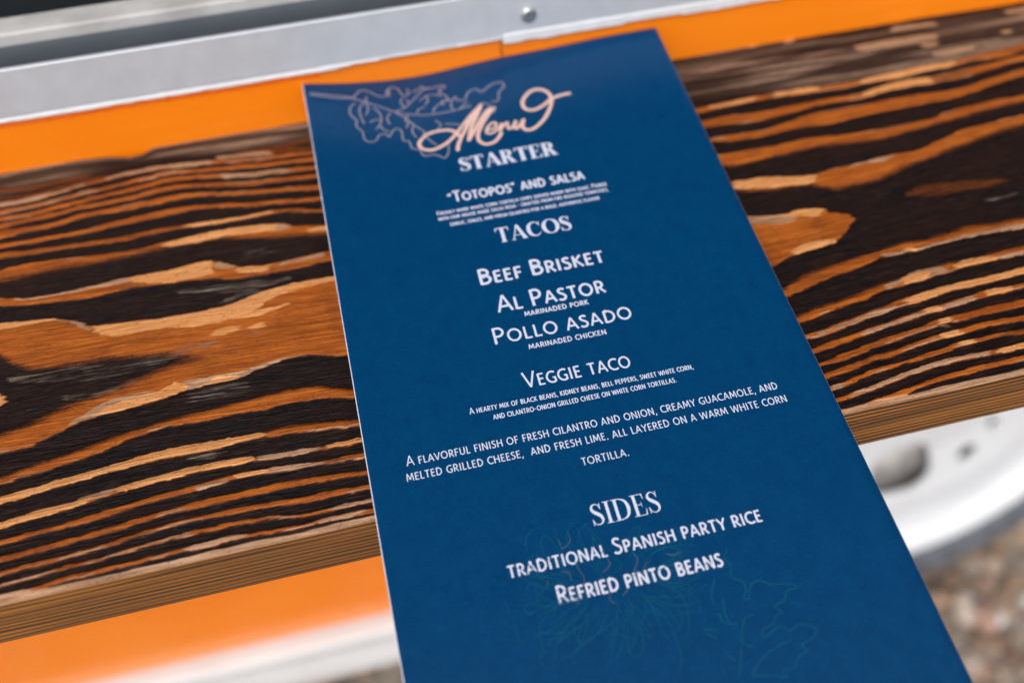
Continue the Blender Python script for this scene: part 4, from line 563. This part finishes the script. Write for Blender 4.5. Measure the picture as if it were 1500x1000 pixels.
# ------------------------------------------------------------------ the wooden shelf
D = 0.1308; TH = 0.0169
def smooth1(a, k):
    if k < 1: return a
    w_ = np.exp(-.5*(np.arange(-3*k, 3*k+1)/k)**2); w_ /= w_.sum()
    return np.convolve(np.pad(a, 3*k, mode='edge'), w_, 'valid')
def vnoise(x, y, seed):
    rng = np.random.default_rng(seed); tab = rng.random((64, 64))
    xi = np.floor(x).astype(int); yi = np.floor(y).astype(int); fx = x-xi; fy = y-yi
    fx = fx*fx*(3-2*fx); fy = fy*fy*(3-2*fy)
    g_ = lambda a, b: tab[a % 64, b % 64]
    return (g_(xi, yi)*(1-fx)+g_(xi+1, yi)*fx)*(1-fy)+(g_(xi, yi+1)*(1-fx)+g_(xi+1, yi+1)*fx)*fy
def build_shelf():
    xs = np.concatenate([np.linspace(-700, -150, 60)[:-1], np.linspace(-150, -138, 9)[:-1], np.arange(-138, 212, .46), np.linspace(212, 230, 12)[1:], np.linspace(230, 760, 60)[1:]])
    ys = np.concatenate([np.arange(-130.8, -129.2, .13), np.arange(-129.2, 0.0, .25), [0.0]])
    X, Y = np.meshgrid(xs, ys, indexing='ij')
    # fine wobble of the grain
    wx = X+1.2*(vnoise(X/3.0, Y/2.0, 1)-.5)+1.6*(vnoise(X/14., Y/.6, 41)-.5)
    wy = Y+.08*(vnoise(X/5.5, Y/.30, 43)-.5)+.30*(vnoise(X/2.2, Y/1.0, 2)-.5)+.22*(vnoise(X/.9, Y/.6, 3)-.5)+.9*(vnoise(X/26., Y/12., 4)-.5)*((X < -125) | (X > 205))
    Vv = np.zeros_like(X); PA = np.zeros_like(X); DU = np.zeros_like(X); GR = np.zeros_like(X); OW = np.zeros_like(X)
    ss = lambda t: np.clip(t, 0, 1)**2*(3-2*np.clip(t, 0, 1))
    flow_pts = []
    def curve(p, ex):
        px = np.array(p[0::2]); py = np.array(p[1::2]); o = np.argsort(px); px = px[o]; py = py[o]
        # linear run-on past the frame and beneath the card
        if 'l' in ex: px = np.insert(px, 0, px[0]-600); py = np.insert(py, 0, py[0]-1.5)
        if 'r' in ex: px = np.append(px, px[-1]+600); py = np.append(py, py[-1]+1.5)
        return px, py
    fine = np.arange(-760, 800, .5)
    for tone, st, sb, ex, tp, bt in STRIPES:
        st, sb = (q*2.4 if q >= .8 and tone in ('o', 'k') else q for q in (st, sb))
        ax, ay = curve(tp, ex); bx, by = curve(bt, ex)
        midx = .5*(ax[0 if 'l' not in ex else 1]+ax[-1 if 'r' not in ex else -2])
        py0 = float(ay.mean())
        T_ = smooth1(np.interp(fine, ax, ay), 3); B_ = smooth1(np.interp(fine, bx, by), 3)
        ta = np.interp(wx, fine, T_); ba = np.interp(wx, fine, B_)
        m = ss((ta-wy)/st+(.5 if st < .8 else .22))*ss((wy-ba)/sb+(.5 if sb < .8 else .22))
        # the run-on beneath the card stops midway; free ends close
        lo = max(ax[0], bx[0]) if 'l' not in ex else -1e4; hi = min(ax[-1], bx[-1]) if 'r' not in ex else 1e4
        if 'l' in ex and midx > 60: lo = ax[1]-38
        if 'r' in ex and midx < 10: hi = ax[-2]+38
        eg = 1.2 if tone in ('o', 'P') else 3.5
        m = m*ss((wx-lo)/eg+.3)*ss((hi-wx)/eg+.3)
        if tone == 'o':
            Vv = np.maximum(Vv, m*(.80+.32*vnoise(wx/19.+st*7, wy/5., 21)))
            # the hard edge of a ridge is rubbed pale here and there
            for sft, dist in ((st, ta-wy), (sb, wy-ba)):
                if sft < .5:
                    rub = ss((vnoise(wx/7.+py0*3.1, Y*0+py0, 22)-.52)/.22)
                    DU = np.maximum(DU, m*np.exp(-((dist-.25)/.28)**2)*rub*.75)
        elif tone == 'ow':
            OW = np.maximum(OW, m); Vv = np.maximum(Vv, m*np.where(X > 10, .15, .5))
        elif tone == 'od': Vv = np.maximum(Vv, m*.75)
        elif tone == 'ob': Vv = np.maximum(Vv, m*.38)
        elif tone == 'k': Vv = Vv*(1-m)
        elif tone in 'pP' and tone != 'pg': PA = np.maximum(PA, m*(1.0 if tone == 'P' else .9))
        elif tone == 'pg': DU = np.maximum(DU, m)
        elif tone == 'g': GR = np.maximum(GR, m*.8)
        elif tone == 'G': GR = np.maximum(GR, m); DU = np.maximum(DU, m*.7)
    # knife edge along the front: bare pale arris
    e = ss((-129.45-.35*vnoise(X/11., Y*0, 8)-.15*vnoise(X/2.5, Y*0, 18)-Y)/.35+.5)
    DU = np.maximum(DU, e); PA = PA*(1-e); GR = np.maximum(GR, e*.55)
    fl0 = Y+3.2*np.sin((X+40)/46.)*np.exp(-((Y+65)/45.)**2)+1.2*np.sin((X+10)/38.)
    lim = np.where(X < 10, -15+9*vnoise(X/24., Y/3., 11), -26+8*vnoise(X/22., Y*0, 12)-6*ss((X-90)/90.))
    wo_ = ss((Y-lim)/9.)*(.15+.85*ss(2.4*vnoise(X/34.+Y/9., fl0/1.9, 31)-.55))
    kn = np.exp(-(((X+82)/9.)**2+((Y+4.)/3.5)**2)); wo_ = wo_*(1-.9*kn)*np.where(X > 10, np.maximum(.16+.84*OW, .62*ss((Y+15)/6.)*(.35+.65*ss(2.4*vnoise(X/30.+Y/9., fl0/1.9, 33)-.7))), 1); Vv *= (1-.8*kn)
    # the flow coordinate: follows the average bend of the ridges
    fl = Y+3.2*np.sin((X+40)/46.)*np.exp(-((Y+65)/45.)**2)+.8*(vnoise(X/18., Y/9., 5)-.5)
    Z = .42*Vv+.10*(DU+PA)*.5+.22*(vnoise(X/14., Y/3.2, 6)-.5)+.10*(vnoise(X/3., Y/.5, 7)-.5)-.15*kn
    Z -= 1.0*ss((-129.3-Y)/1.5)**1.0*.9
    # ragged back edge against the wall
    bx_ = np.array([-800, -113, -102, -91, -84, -78.4, -75, -71, -67, -58, -31, 20, 82, 150, 196, 800]); by_ = np.array([.3, .5, .3, -.3, -1.2, -3.0, -2.2, .2, .3, .2, -.5, .2, .5, -.5, -1.2, -.3])
    back = np.interp(X, bx_, by_)+.35*(vnoise(X/2.5, Y*0, 13)-.5)
    Yb = Y+back*ss((Y+6.0)/6.0)
    n0, n1 = X.shape
    top = np.stack([X, Yb, Z], -1).reshape(-1, 3)/1000.
    I = np.arange(n0*n1).reshape(n0, n1)
    F = np.stack([I[:-1, :-1], I[1:, :-1], I[1:, 1:], I[:-1, 1:]], -1).reshape(-1, 4)
    # front face grid, underside, back
    zs = np.linspace(0, 1, 9)
    k = len(top)
    fr = np.stack([np.stack([top[I[:, 0], 0], np.full(n0, -D)+np.where(s == 1, .0006, 0), top[I[:, 0], 2]*(1-s)-TH*s], -1) for s in zs[1:]], 1)
    J = np.concatenate([I[:, :1], k+np.arange(n0*8).reshape(n0, 8)], 1)
    F2 = np.stack([J[:-1, :-1], J[:-1, 1:], J[1:, 1:], J[1:, :-1]], -1).reshape(-1, 4)
    k2 = k+n0*8
    bk = np.stack([top[I[:, -1], 0], top[I[:, -1], 1], np.full(n0, -TH)], -1)
    Kk = k2+np.arange(n0)
    F3 = np.stack([I[:-1, -1], I[1:, -1], Kk[1:], Kk[:-1]], -1)
    F4 = np.stack([J[:-1, -1], Kk[:-1], Kk[1:], J[1:, -1]], -1)
    V = np.concatenate([top, fr.reshape(-1, 3), bk]); FF = np.concatenate([F, F2, F3, F4])
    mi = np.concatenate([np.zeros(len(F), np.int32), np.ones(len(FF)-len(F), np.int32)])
    me = bpy.data.meshes.new('wooden_shelf'); me.vertices.add(len(V)); me.loops.add(FF.size); me.polygons.add(len(FF))
    me.vertices.foreach_set('co', V.astype(np.float32).ravel()); me.loops.foreach_set('vertex_index', FF.astype(np.int32).ravel())
    me.polygons.foreach_set('loop_start', np.arange(0, FF.size, 4, dtype=np.int32)); me.polygons.foreach_set('loop_total', np.full(len(FF), 4, np.int32))
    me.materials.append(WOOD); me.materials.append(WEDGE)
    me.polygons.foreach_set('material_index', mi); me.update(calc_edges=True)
    sm = np.zeros(len(FF), bool); sm[:len(F)] = True; me.polygons.foreach_set('use_smooth', sm)
    pad = len(V)-len(top)
    a = me.attributes.new('grain', 'FLOAT_COLOR', 'POINT')
    c4 = np.concatenate([np.stack([Vv, PA, DU, GR], -1).reshape(-1, 4), np.zeros((pad, 4))]); a.data.foreach_set('color', c4.astype(np.float32).ravel())
    for nm, arr in (('worn', wo_), ('flow', fl)):
        a = me.attributes.new(nm, 'FLOAT', 'POINT'); a.data.foreach_set('value', np.concatenate([arr.ravel(), np.zeros(pad)]).astype(np.float32))
    o = bpy.data.objects.new('wooden_shelf', me); COL.objects.link(o)
    o["label"] = "scorched dark brown plank shelf with bold orange grain against the orange wall"; o["category"] = "shelf"
    me.validate()
build_shelf()

# ------------------------------------------------------------------ the menu card
CU = Vector((0.99993435, -0.01145803, 0)); CV = Vector((-0.01141531, -0.99620584, -0.08627644)); CN = CU.cross(-CV).normalized()
card = thing('menu_card', 'navy blue taco menu card with white lettering lying across the plank', 'menu', (0.0227125, -0.0008001, 0.0131))
BU = [-50.8, -44, -36, -27, -18, -9, 0, 7, 18, 35, 50.8]; BH = [0, -1.7, -2.9, -3.9, -4.1, -3.3, -2.2, -1.8, -1.4, -.3, 0]
bu_f = np.linspace(-50.8, 50.8, 204); bh_f = smooth1(np.interp(bu_f, BU, BH), 7)
def bend(u, v):
    u = np.asarray(u, float); v = np.asarray(v, float)
    return np.interp(u, bu_f, bh_f)*np.clip(1-v/62., 0, 1)**2
def cpos(u, v, h):                                      # card millimetres -> metres from the card's base
    u = np.asarray(u, float); v = np.asarray(v, float); hh = bend(u, v)+h
    return (np.outer(u, CU)+np.outer(v, CV)+np.outer(hh, CN))/1000.
CH = 228.6; CT = .45
def build_card():
    us = np.concatenate([[-50.8, -50.6], np.linspace(-50.58, 50.7, 61)[1:-1], [50.71, 50.8]]); vs = np.concatenate([[0.0, .15], np.linspace(.2, 70, 60)[1:], np.linspace(70, CH-.2, 30)[1:], [CH]])
    U, V_ = np.meshgrid(us, vs, indexing='ij'); n0, n1 = U.shape
    H = np.zeros_like(U); H[0] = H[-1] = H[:, 0] = H[:, -1] = -.12
    a = cpos(U.ravel(), V_.ravel(), H.ravel()); b = cpos(U.ravel(), V_.ravel(), -CT)
    I = np.arange(n0*n1).reshape(n0, n1); k = n0*n1
    F = [tuple(q) for q in np.stack([I[:-1, :-1], I[:-1, 1:], I[1:, 1:], I[1:, :-1]], -1).reshape(-1, 4)]
    M = np.zeros((n0-1, n1-1), int); M[0] = M[-1] = 1; M[:, -1] = 1
    nt_ = len(F)
    F += [tuple(k+i for i in q[::-1]) for q in F[:nt_]]
    ring = list(I[:, 0])+list(I[-1, 1:])+list(I[-2::-1, -1])+list(I[0, -2:0:-1])
    for i in range(len(ring)):
        p, q = ring[i], ring[(i+1) % len(ring)]; F.append((p, q, q+k, p+k))
    o = mesh_obj('card_sheet', np.concatenate([a, b]), F, None, card, True, [CARD, PAPER], list(M.ravel())+[1]*(len(F)-nt_))
    for i, p in enumerate(o.data.polygons):
        if i >= 2*nt_ or p.material_index == 1: p.use_smooth = False
build_card()

# --- strokes -> flat printed ribbons on the card
LIFT = [0.0]
class Ink:
    def __init__(s): s.u = []; s.v = []; s.h = []; s.f = []; s.k = 0
    def stroke(s, pts, w, closed=False, cap=False):
        """pts [(u,v)], w full width (number or per point)"""
        P = np.array(pts, float); n = len(P)
        W = np.full(n, w, float) if np.isscalar(w) else np.array(w, float)
        if closed: nx = np.roll(P, -1, 0)-P; pv = P-np.roll(P, 1, 0)
        else:
            d = np.diff(P, axis=0); nx = np.vstack([d, d[-1:]]); pv = np.vstack([d[:1], d])
        nx = nx/np.maximum(np.linalg.norm(nx, axis=1), 1e-9)[:, None]; pv = pv/np.maximum(np.linalg.norm(pv, axis=1), 1e-9)[:, None]
        t = nx+pv; t /= np.maximum(np.linalg.norm(t, axis=1), 1e-6)[:, None]
        nr = np.stack([-t[:, 1], t[:, 0]], 1); c = np.clip((t*nx).sum(1), .5, 1)
        off = nr*(W/2/c)[:, None]
        L = P+off; R = P-off
        s.k += 1; h = .030+.0008*(s.k % 40)
        b = len(s.u); q = np.concatenate([L, R])
        s.u += list(q[:, 0]); s.v += list(q[:, 1]); s.h += [h]*(2*n)
        for i in range(n if closed else n-1):
            j = (i+1) % n; s.f.append((b+i, b+j, b+n+j, b+n+i))
        if cap:
            for e in (0, n-1):
                s.k += 1; h = .030+.0008*(s.k % 40); b = len(s.u); m = 12; r = W[e]/2
                for i in range(m): s.u.append(P[e, 0]+r*math.cos(6.28318*i/m)); s.v.append(P[e, 1]+r*math.sin(6.28318*i/m)); s.h.append(h)
                s.f.append(tuple(range(b, b+m)))
    def obj(s, name, mat):
        v = cpos(s.u, s.v, np.array(s.h))
        o = mesh_obj(name, v, s.f, mat, card)
        me = o.data                                       # printed side up
        fl = [p.index for p in me.polygons if p.normal.dot(CN) < 0]
        for i in fl: me.polygons[i].flip()
        me.update(); return o
def spline(pts, sub=6, closed=False):
    P = np.array(pts, float); n = len(P); out = []
    for i in range(n if closed else n-1):
        p0 = P[(i-1) % n] if (closed or i > 0) else 2*P[0]-P[1]; p1 = P[i]; p2 = P[(i+1) % n]
        p3 = P[(i+2) % n] if (closed or i+2 < n) else 2*P[-1]-P[-2]
        for k in range(sub):
            t = k/sub; out.append(.5*((2*p1)+(-p0+p2)*t+(2*p0-5*p1+4*p2-p3)*t*t+(-p0+3*p1-3*p2+p3)*t**3))
    if not closed: out.append(P[-1])
    return np.array(out)
def arc(cx, cy, rx, ry, a0, a1, n=12): return [(cx+rx*math.cos(rad(a0+(a1-a0)*i/n)), cy+ry*math.sin(rad(a0+(a1-a0)*i/n))) for i in range(n+1)]
BOWL_P = [(.1, .95), (.25, .95)]+arc(.26, .70, .21, .25, 90, -90)+[(.1, .45)]
SPT = [tuple(p) for p in spline([(.43, .86), (.34, .935), (.24, .95), (.13, .89), (.095, .77), (.14, .65), (.26, .54), (.38, .43), (.43, .29), (.385, .13), (.28, .055), (.19, .05), (.1, .08), (.04, .14)], 3)]
SANS = {
 'A': (.66, [[(.03, 0), (.33, 1)], [(.33, 1), (.63, 0)], [(.13, .32), (.53, .32)]]),
 'B': (.57, [[(.1, 0), (.1, 1)], [(.1, .95), (.25, .95)]+arc(.26, .74, .19, .21, 90, -90)+[(.1, .53)], [(.1, .53), (.28, .53)]+arc(.28, .29, .22, .24, 90, -90)+[(.1, .05)]]),
 'C': (.62, [arc(.42, .5, .36, .46, 52, 308, 20)]),
 'D': (.70, [[(.1, 0), (.1, 1)], [(.1, .95), (.26, .95)]+arc(.26, .5, .36, .45, 90, -90, 16)+[(.1, .05)]]),
 'E': (.49, [[(.1, 0), (.1, 1)], [(.1, .95), (.45, .95)], [(.1, .53), (.41, .53)], [(.1, .05), (.46, .05)]]),
 'F': (.47, [[(.1, 0), (.1, 1)], [(.1, .95), (.45, .95)], [(.1, .51), (.41, .51)]]),
 'G': (.68, [arc(.42, .5, .36, .46, 55, 300, 20)+[(.61, .13)], [(.61, .06), (.61, .46)], [(.44, .44), (.66, .44)]]),
 'H': (.70, [[(.1, 0), (.1, 1)], [(.6, 0), (.6, 1)], [(.1, .52), (.6, .52)]]),
 'I': (.22, [[(.11, 0), (.11, 1)]]),
 'J': (.34, [[(.22, 1), (.22, .05), (.16, -.08), (.04, -.13)]]),
 'K': (.60, [[(.1, 0), (.1, 1)], [(.54, 1), (.13, .52)], [(.2, .58), (.58, 0)]]),
 'L': (.45, [[(.1, 0), (.1, 1)], [(.1, .05), (.44, .05)]]),
 'M': (.84, [[(.06, 0), (.15, 1)], [(.15, 1), (.42, .17)], [(.42, .17), (.69, 1)], [(.69, 1), (.78, 0)]]),
 'N': (.72, [[(.1, 0), (.1, 1)], [(.1, 1), (.62, 0)], [(.62, 0), (.62, 1)]]),
 'O': (.80, ['c', arc(.40, .5, .34, .46, 0, 360, 28)[:-1]]),
 'P': (.53, [[(.1, 0), (.1, 1)], BOWL_P]),
 'R': (.58, [[(.1, 0), (.1, 1)], BOWL_P, [(.26, .46), (.55, 0)]]),
 'S': (.49, [SPT]),
 'T': (.55, [[(.02, .95), (.53, .95)], [(.275, 0), (.275, 1)]]),
 'U': (.68, [[(.1, 1), (.1, .36)]+arc(.34, .33, .24, .28, 180, 360)+[(.58, .36), (.58, 1)]]),
 'V': (.63, [[(.02, 1), (.315, 0)], [(.315, 0), (.61, 1)]]),
 'W': (.94, [[(.02, 1), (.24, 0)], [(.24, 0), (.47, .95)], [(.47, .95), (.70, 0)], [(.70, 0), (.92, 1)]]),
 'X': (.60, [[(.03, 1), (.57, 0)], [(.55, 1), (.03, 0)]]),
 'Y': (.58, [[(.01, 1), (.29, .46)], [(.57, 1), (.29, .46)], [(.29, .48), (.29, 0)]]),
 ',': (.20, [[(.11, .09), (.05, -.17)]]), '.': (.20, [[(.10, -.01), (.10, .12)]]), '-': (.36, [[(.05, .42), (.31, .42)]]),
 '{': (.30, [[(.05, .72), (.10, .98)], [(.17, .72), (.22, .98)]]), '}': (.30, [[(.10, .98), (.05, .72)], [(.22, .98), (.17, .72)]]), "'": (.16, [[(.08, .72), (.08, .98)]]),
}
def sans_line(ink, text, u0, u1, v, H, wt=.12, sc=.75, track=.085):
    """capitals at height H, lower case as small capitals"""
    seq = []; x = 0.0
    for ch in text:
        if ch == ' ': x += .29; continue
        k = sc if ch.islower() else 1.0
        if ch in ',.-{}\'': k = .85
        adv, st = SANS[ch.upper()]; seq.append((x, k, st)); x += adv*k+track
    x -= track
    fx = (u1-u0)/(x*H)
    for x0, k, st in seq:
        cl = False
        for q in st:
            if q == 'c': cl = True; continue
            pts = [(u0+(x0+px*k)*H*fx, v-py*k*H) for px, py in q]
            w_ = wt*H*(.92 if k < 1 else 1.0)
            if not cl and len(pts) == 2 and abs(pts[0][0]-pts[1][0]) < 1e-6: ww = [w_*1.06, w_*.98]
            elif not cl and len(pts) == 2: ww = w_*.93
            else: ww = w_
            ink.stroke(pts, ww, cl)
# high contrast display serif: (x, y, width)
def sv(pts, n=4):
    q = spline(pts, n); return [tuple(r) for r in q]
SER = {
 'S': (.54, [sv([(.44, .76, .035), (.40, .88, .04), (.29, .965, .05), (.17, .93, .085), (.105, .80, .12), (.15, .655, .16), (.28, .53, .175), (.41, .40, .16), (.455, .235, .12), (.40, .09, .075), (.26, .03, .045), (.13, .09, .04), (.07, .25, .035)]), [(.445, .70, .03), (.46, .98, .045)], [(.065, .02, .045), (.055, .31, .03)]]),
 'T': (.66, [[(.03, .965, .055), (.63, .965, .055)], [(.33, .02, .155), (.33, .98, .155)], [(.19, .018, .036), (.47, .018, .036)], [(.055, .97, .075), (.025, .73, .02)], [(.605, .97, .075), (.635, .73, .02)]]),
 'A': (.74, [[(.09, .02, .05), (.355, 1, .05)], [(.355, 1, .13), (.635, .02, .165)], [(.17, .30, .036), (.54, .30, .036)], [(.0, .018, .036), (.20, .018, .036)], [(.50, .018, .036), (.75, .018, .036)]]),
 'R': (.70, [[(.16, .02, .15), (.16, .98, .15)], [(.02, .018, .036), (.30, .018, .036)], [(.02, .982, .036), (.30, .982, .036)], sv([(.18, .975, .04), (.33, .96, .05), (.455, .88, .12), (.48, .74, .15), (.44, .60, .11), (.33, .515, .05), (.18, .50, .036)]), [(.30, .50, .09), (.42, .36, .14), (.57, .03, .16)], [(.50, .018, .036), (.72, .018, .036)]]),
 'E': (.60, [[(.16, .02, .15), (.16, .98, .15)], [(.02, .018, .036), (.54, .018, .036)], [(.02, .982, .036), (.52, .982, .036)], [(.16, .51, .036), (.42, .51, .036)], [(.50, .98, .07), (.525, .74, .02)], [(.52, .02, .07), (.555, .29, .02)], [(.41, .63, .02), (.41, .39, .02)]]),
 'C': (.72, [sv([(.62, .74, .035), (.56, .88, .045), (.42, .965, .055), (.26, .91, .10), (.15, .75, .15), (.115, .5, .175), (.15, .25, .15), (.26, .09, .10), (.42, .035, .055), (.56, .10, .04), (.64, .24, .03)]), [(.625, .68, .03), (.635, .97, .045)]]),
 'O': (.82, ['c', [(.41+.32*math.cos(rad(a)), .5+.468*math.sin(rad(a)), .045+.135*abs(math.cos(rad(a)))**1.6) for a in range(0, 360, 10)]]),
 'I': (.34, [[(.17, .02, .15), (.17, .98, .15)], [(.03, .018, .036), (.31, .018, .036)], [(.03, .982, .036), (.31, .982, .036)]]),
 'D': (.76, [[(.16, .02, .15), (.16, .98, .15)], [(.02, .018, .036), (.30, .018, .036)], [(.02, .982, .036), (.30, .982, .036)], sv([(.18, .975, .04), (.38, .955, .055), (.57, .82, .12), (.645, .5, .17), (.57, .18, .12), (.38, .045, .055), (.18, .025, .04)])]),
}
def serif_line(ink, text, u0, u1, v, H, bold=1.0, track=.02):
    x = 0; seq = []
    for ch in text: adv, st = SER[ch]; seq.append((x, st)); x += adv+track
    x -= track; fx = (u1-u0)/(x*H)
    for x0, st in seq:
        cl = False
        for q in st:
            if q == 'c': cl = True; continue
            ink.stroke([(u0+(x0+p[0])*H*fx, v-p[1]*H) for p in q], [p[2]*H*bold*(.5+.5*fx) for p in q], cl)

# illustration first, then the lettering
def paths(name, data, mat, wd, sub=5, closed=False, taper=False):
    ink = Ink()
    for p in data:
        q = spline([(p[i], p[i+1]) for i in range(0, len(p), 2)], sub)
        ww = wd*(np.sin(np.linspace(.25, 2.9, len(q)))*.6+.4) if taper else wd
        ink.stroke(q, ww)
    return ink.obj(name, mat)
paths('leaf_drawing', LEAF_PATHS, INK_M, .34)
paths('leaf_drawing', TEAL_LEAF_PATHS, INK_T, .26)
fd = paths('flower_drawing', FLOWER_PATHS, INK_T, .20, 7, taper=True)
rng = random.Random(12); ink = Ink()
fc = (sum(p[0] for p in FLOWER_PATHS)/len(FLOWER_PATHS), sum(p[1] for p in FLOWER_PATHS)/len(FLOWER_PATHS))
for i in range(70):
    a = rng.uniform(0, 6.283); r0 = rng.uniform(2.5, 9); r1 = r0+rng.uniform(4, 10); tw = rng.uniform(-.5, .5); cx, cy = -8.5, 156.5
    pts = [(cx+1.25*(r0+(r1-r0)*t)*math.cos(a+tw*t*t), cy+.8*(r0+(r1-r0)*t)*math.sin(a+tw*t*t)) for t in (0, .3, .6, .85, 1)]
    e = pts[-1]; pts.append((e[0]+rng.uniform(-1, 1), e[1]+rng.uniform(-.6, .6)))
    q = spline(pts, 5); ink.stroke(q, .15*(np.sin(np.linspace(.2, 2.9, len(q)))*.6+.4))
ink.obj('flower_petals', INK_T)
paths('flower_centre', CORE_PATHS, INK_B, .30, 5, taper=True)
ink = Ink()
for p in MENU_PATHS:
    q = spline([(p[i], p[i+1]) for i in range(0, len(p), 2)], 6)
    ink.stroke(q, np.full(len(q), 0.72 if p in MENU_PATHS[5:7] else 1.0), cap=True)
ink.obj('title_lettering', INK_P)
for t, a, b, v, H, bo in (('STARTER', -14.9, 10.8, 42.2, 4.8, 1.38), ('TACOS', -11.0, 7.9, 67.75, 4.6, 1.15), ('SIDES', -8.5, 6.1, 143.7, 4.75, .86)):
    ink = Ink(); serif_line(ink, t, a, b, v, H, bo); ink.obj('heading_lettering', INK)
for t, a, b, v, H, wt in (('{Totopos} and salsa', -19.9, 15.2, 52.3, 3.7, .165), ('Beef Brisket', -17.9, 12.7, 79.3, 4.6, .155), ('Al Pastor', -15.4, 10.4, 87.95, 4.7, .14),
                          ('Pollo asado', -18.3, 14.3, 96.45, 4.45, .125), ('Veggie taco', -14.2, 10.1, 109.1, 4.0, .12),
                          ('traditional Spanish party rice', -27.4, 25.0, 150.35, 3.35, .14), ('Refried pinto beans', -19.3, 14.1, 157.45, 3.55, .15)):
    ink = Ink(); sans_line(ink, t, a, b, v, H, wt); ink.obj('dish_lettering', INK)
for ln, H, wt in (([('Freshly made white corn tortilla chips served warm with guac. Paired', -23.6, 20.0, 55.75), ('with our house made salsa roja - crafted from fire roasted tomatoes,', -23.6, 19.9, 57.6), ('garlic, chiles, and fresh cilantro for a bold, authentic flavor', -21.1, 16.9, 59.85)], 1.35, .17),
                  ([('marinaded pork', -9.7, 5.5, 90.4)], 1.75, .16), ([('marinaded chicken', -10.9, 7.2, 99.4)], 1.75, .15),
                  ([('A hearty mix of black beans, kidney beans, bell peppers, sweet white corn,', -27.3, 23.3, 112.8), ('and cilantro-onion grilled cheese on white corn tortillas.', -22.6, 18.6, 115.2)], 1.55, .135),
                  ([('A flavorful finish of fresh cilantro and onion, creamy guacamole, and', -42.6, 39.6, 121.9), ('melted grilled cheese,  and fresh lime. all layered on a warm white corn', -43.2, 40.4, 125.4), ('tortilla.', -7.0, 3.2, 130.1)], 2.3, .110)):
    ink = Ink()
    for t, a, b, v in ln: sans_line(ink, t, a, b, v, H, wt)
    ink.obj('description_lettering', INK)
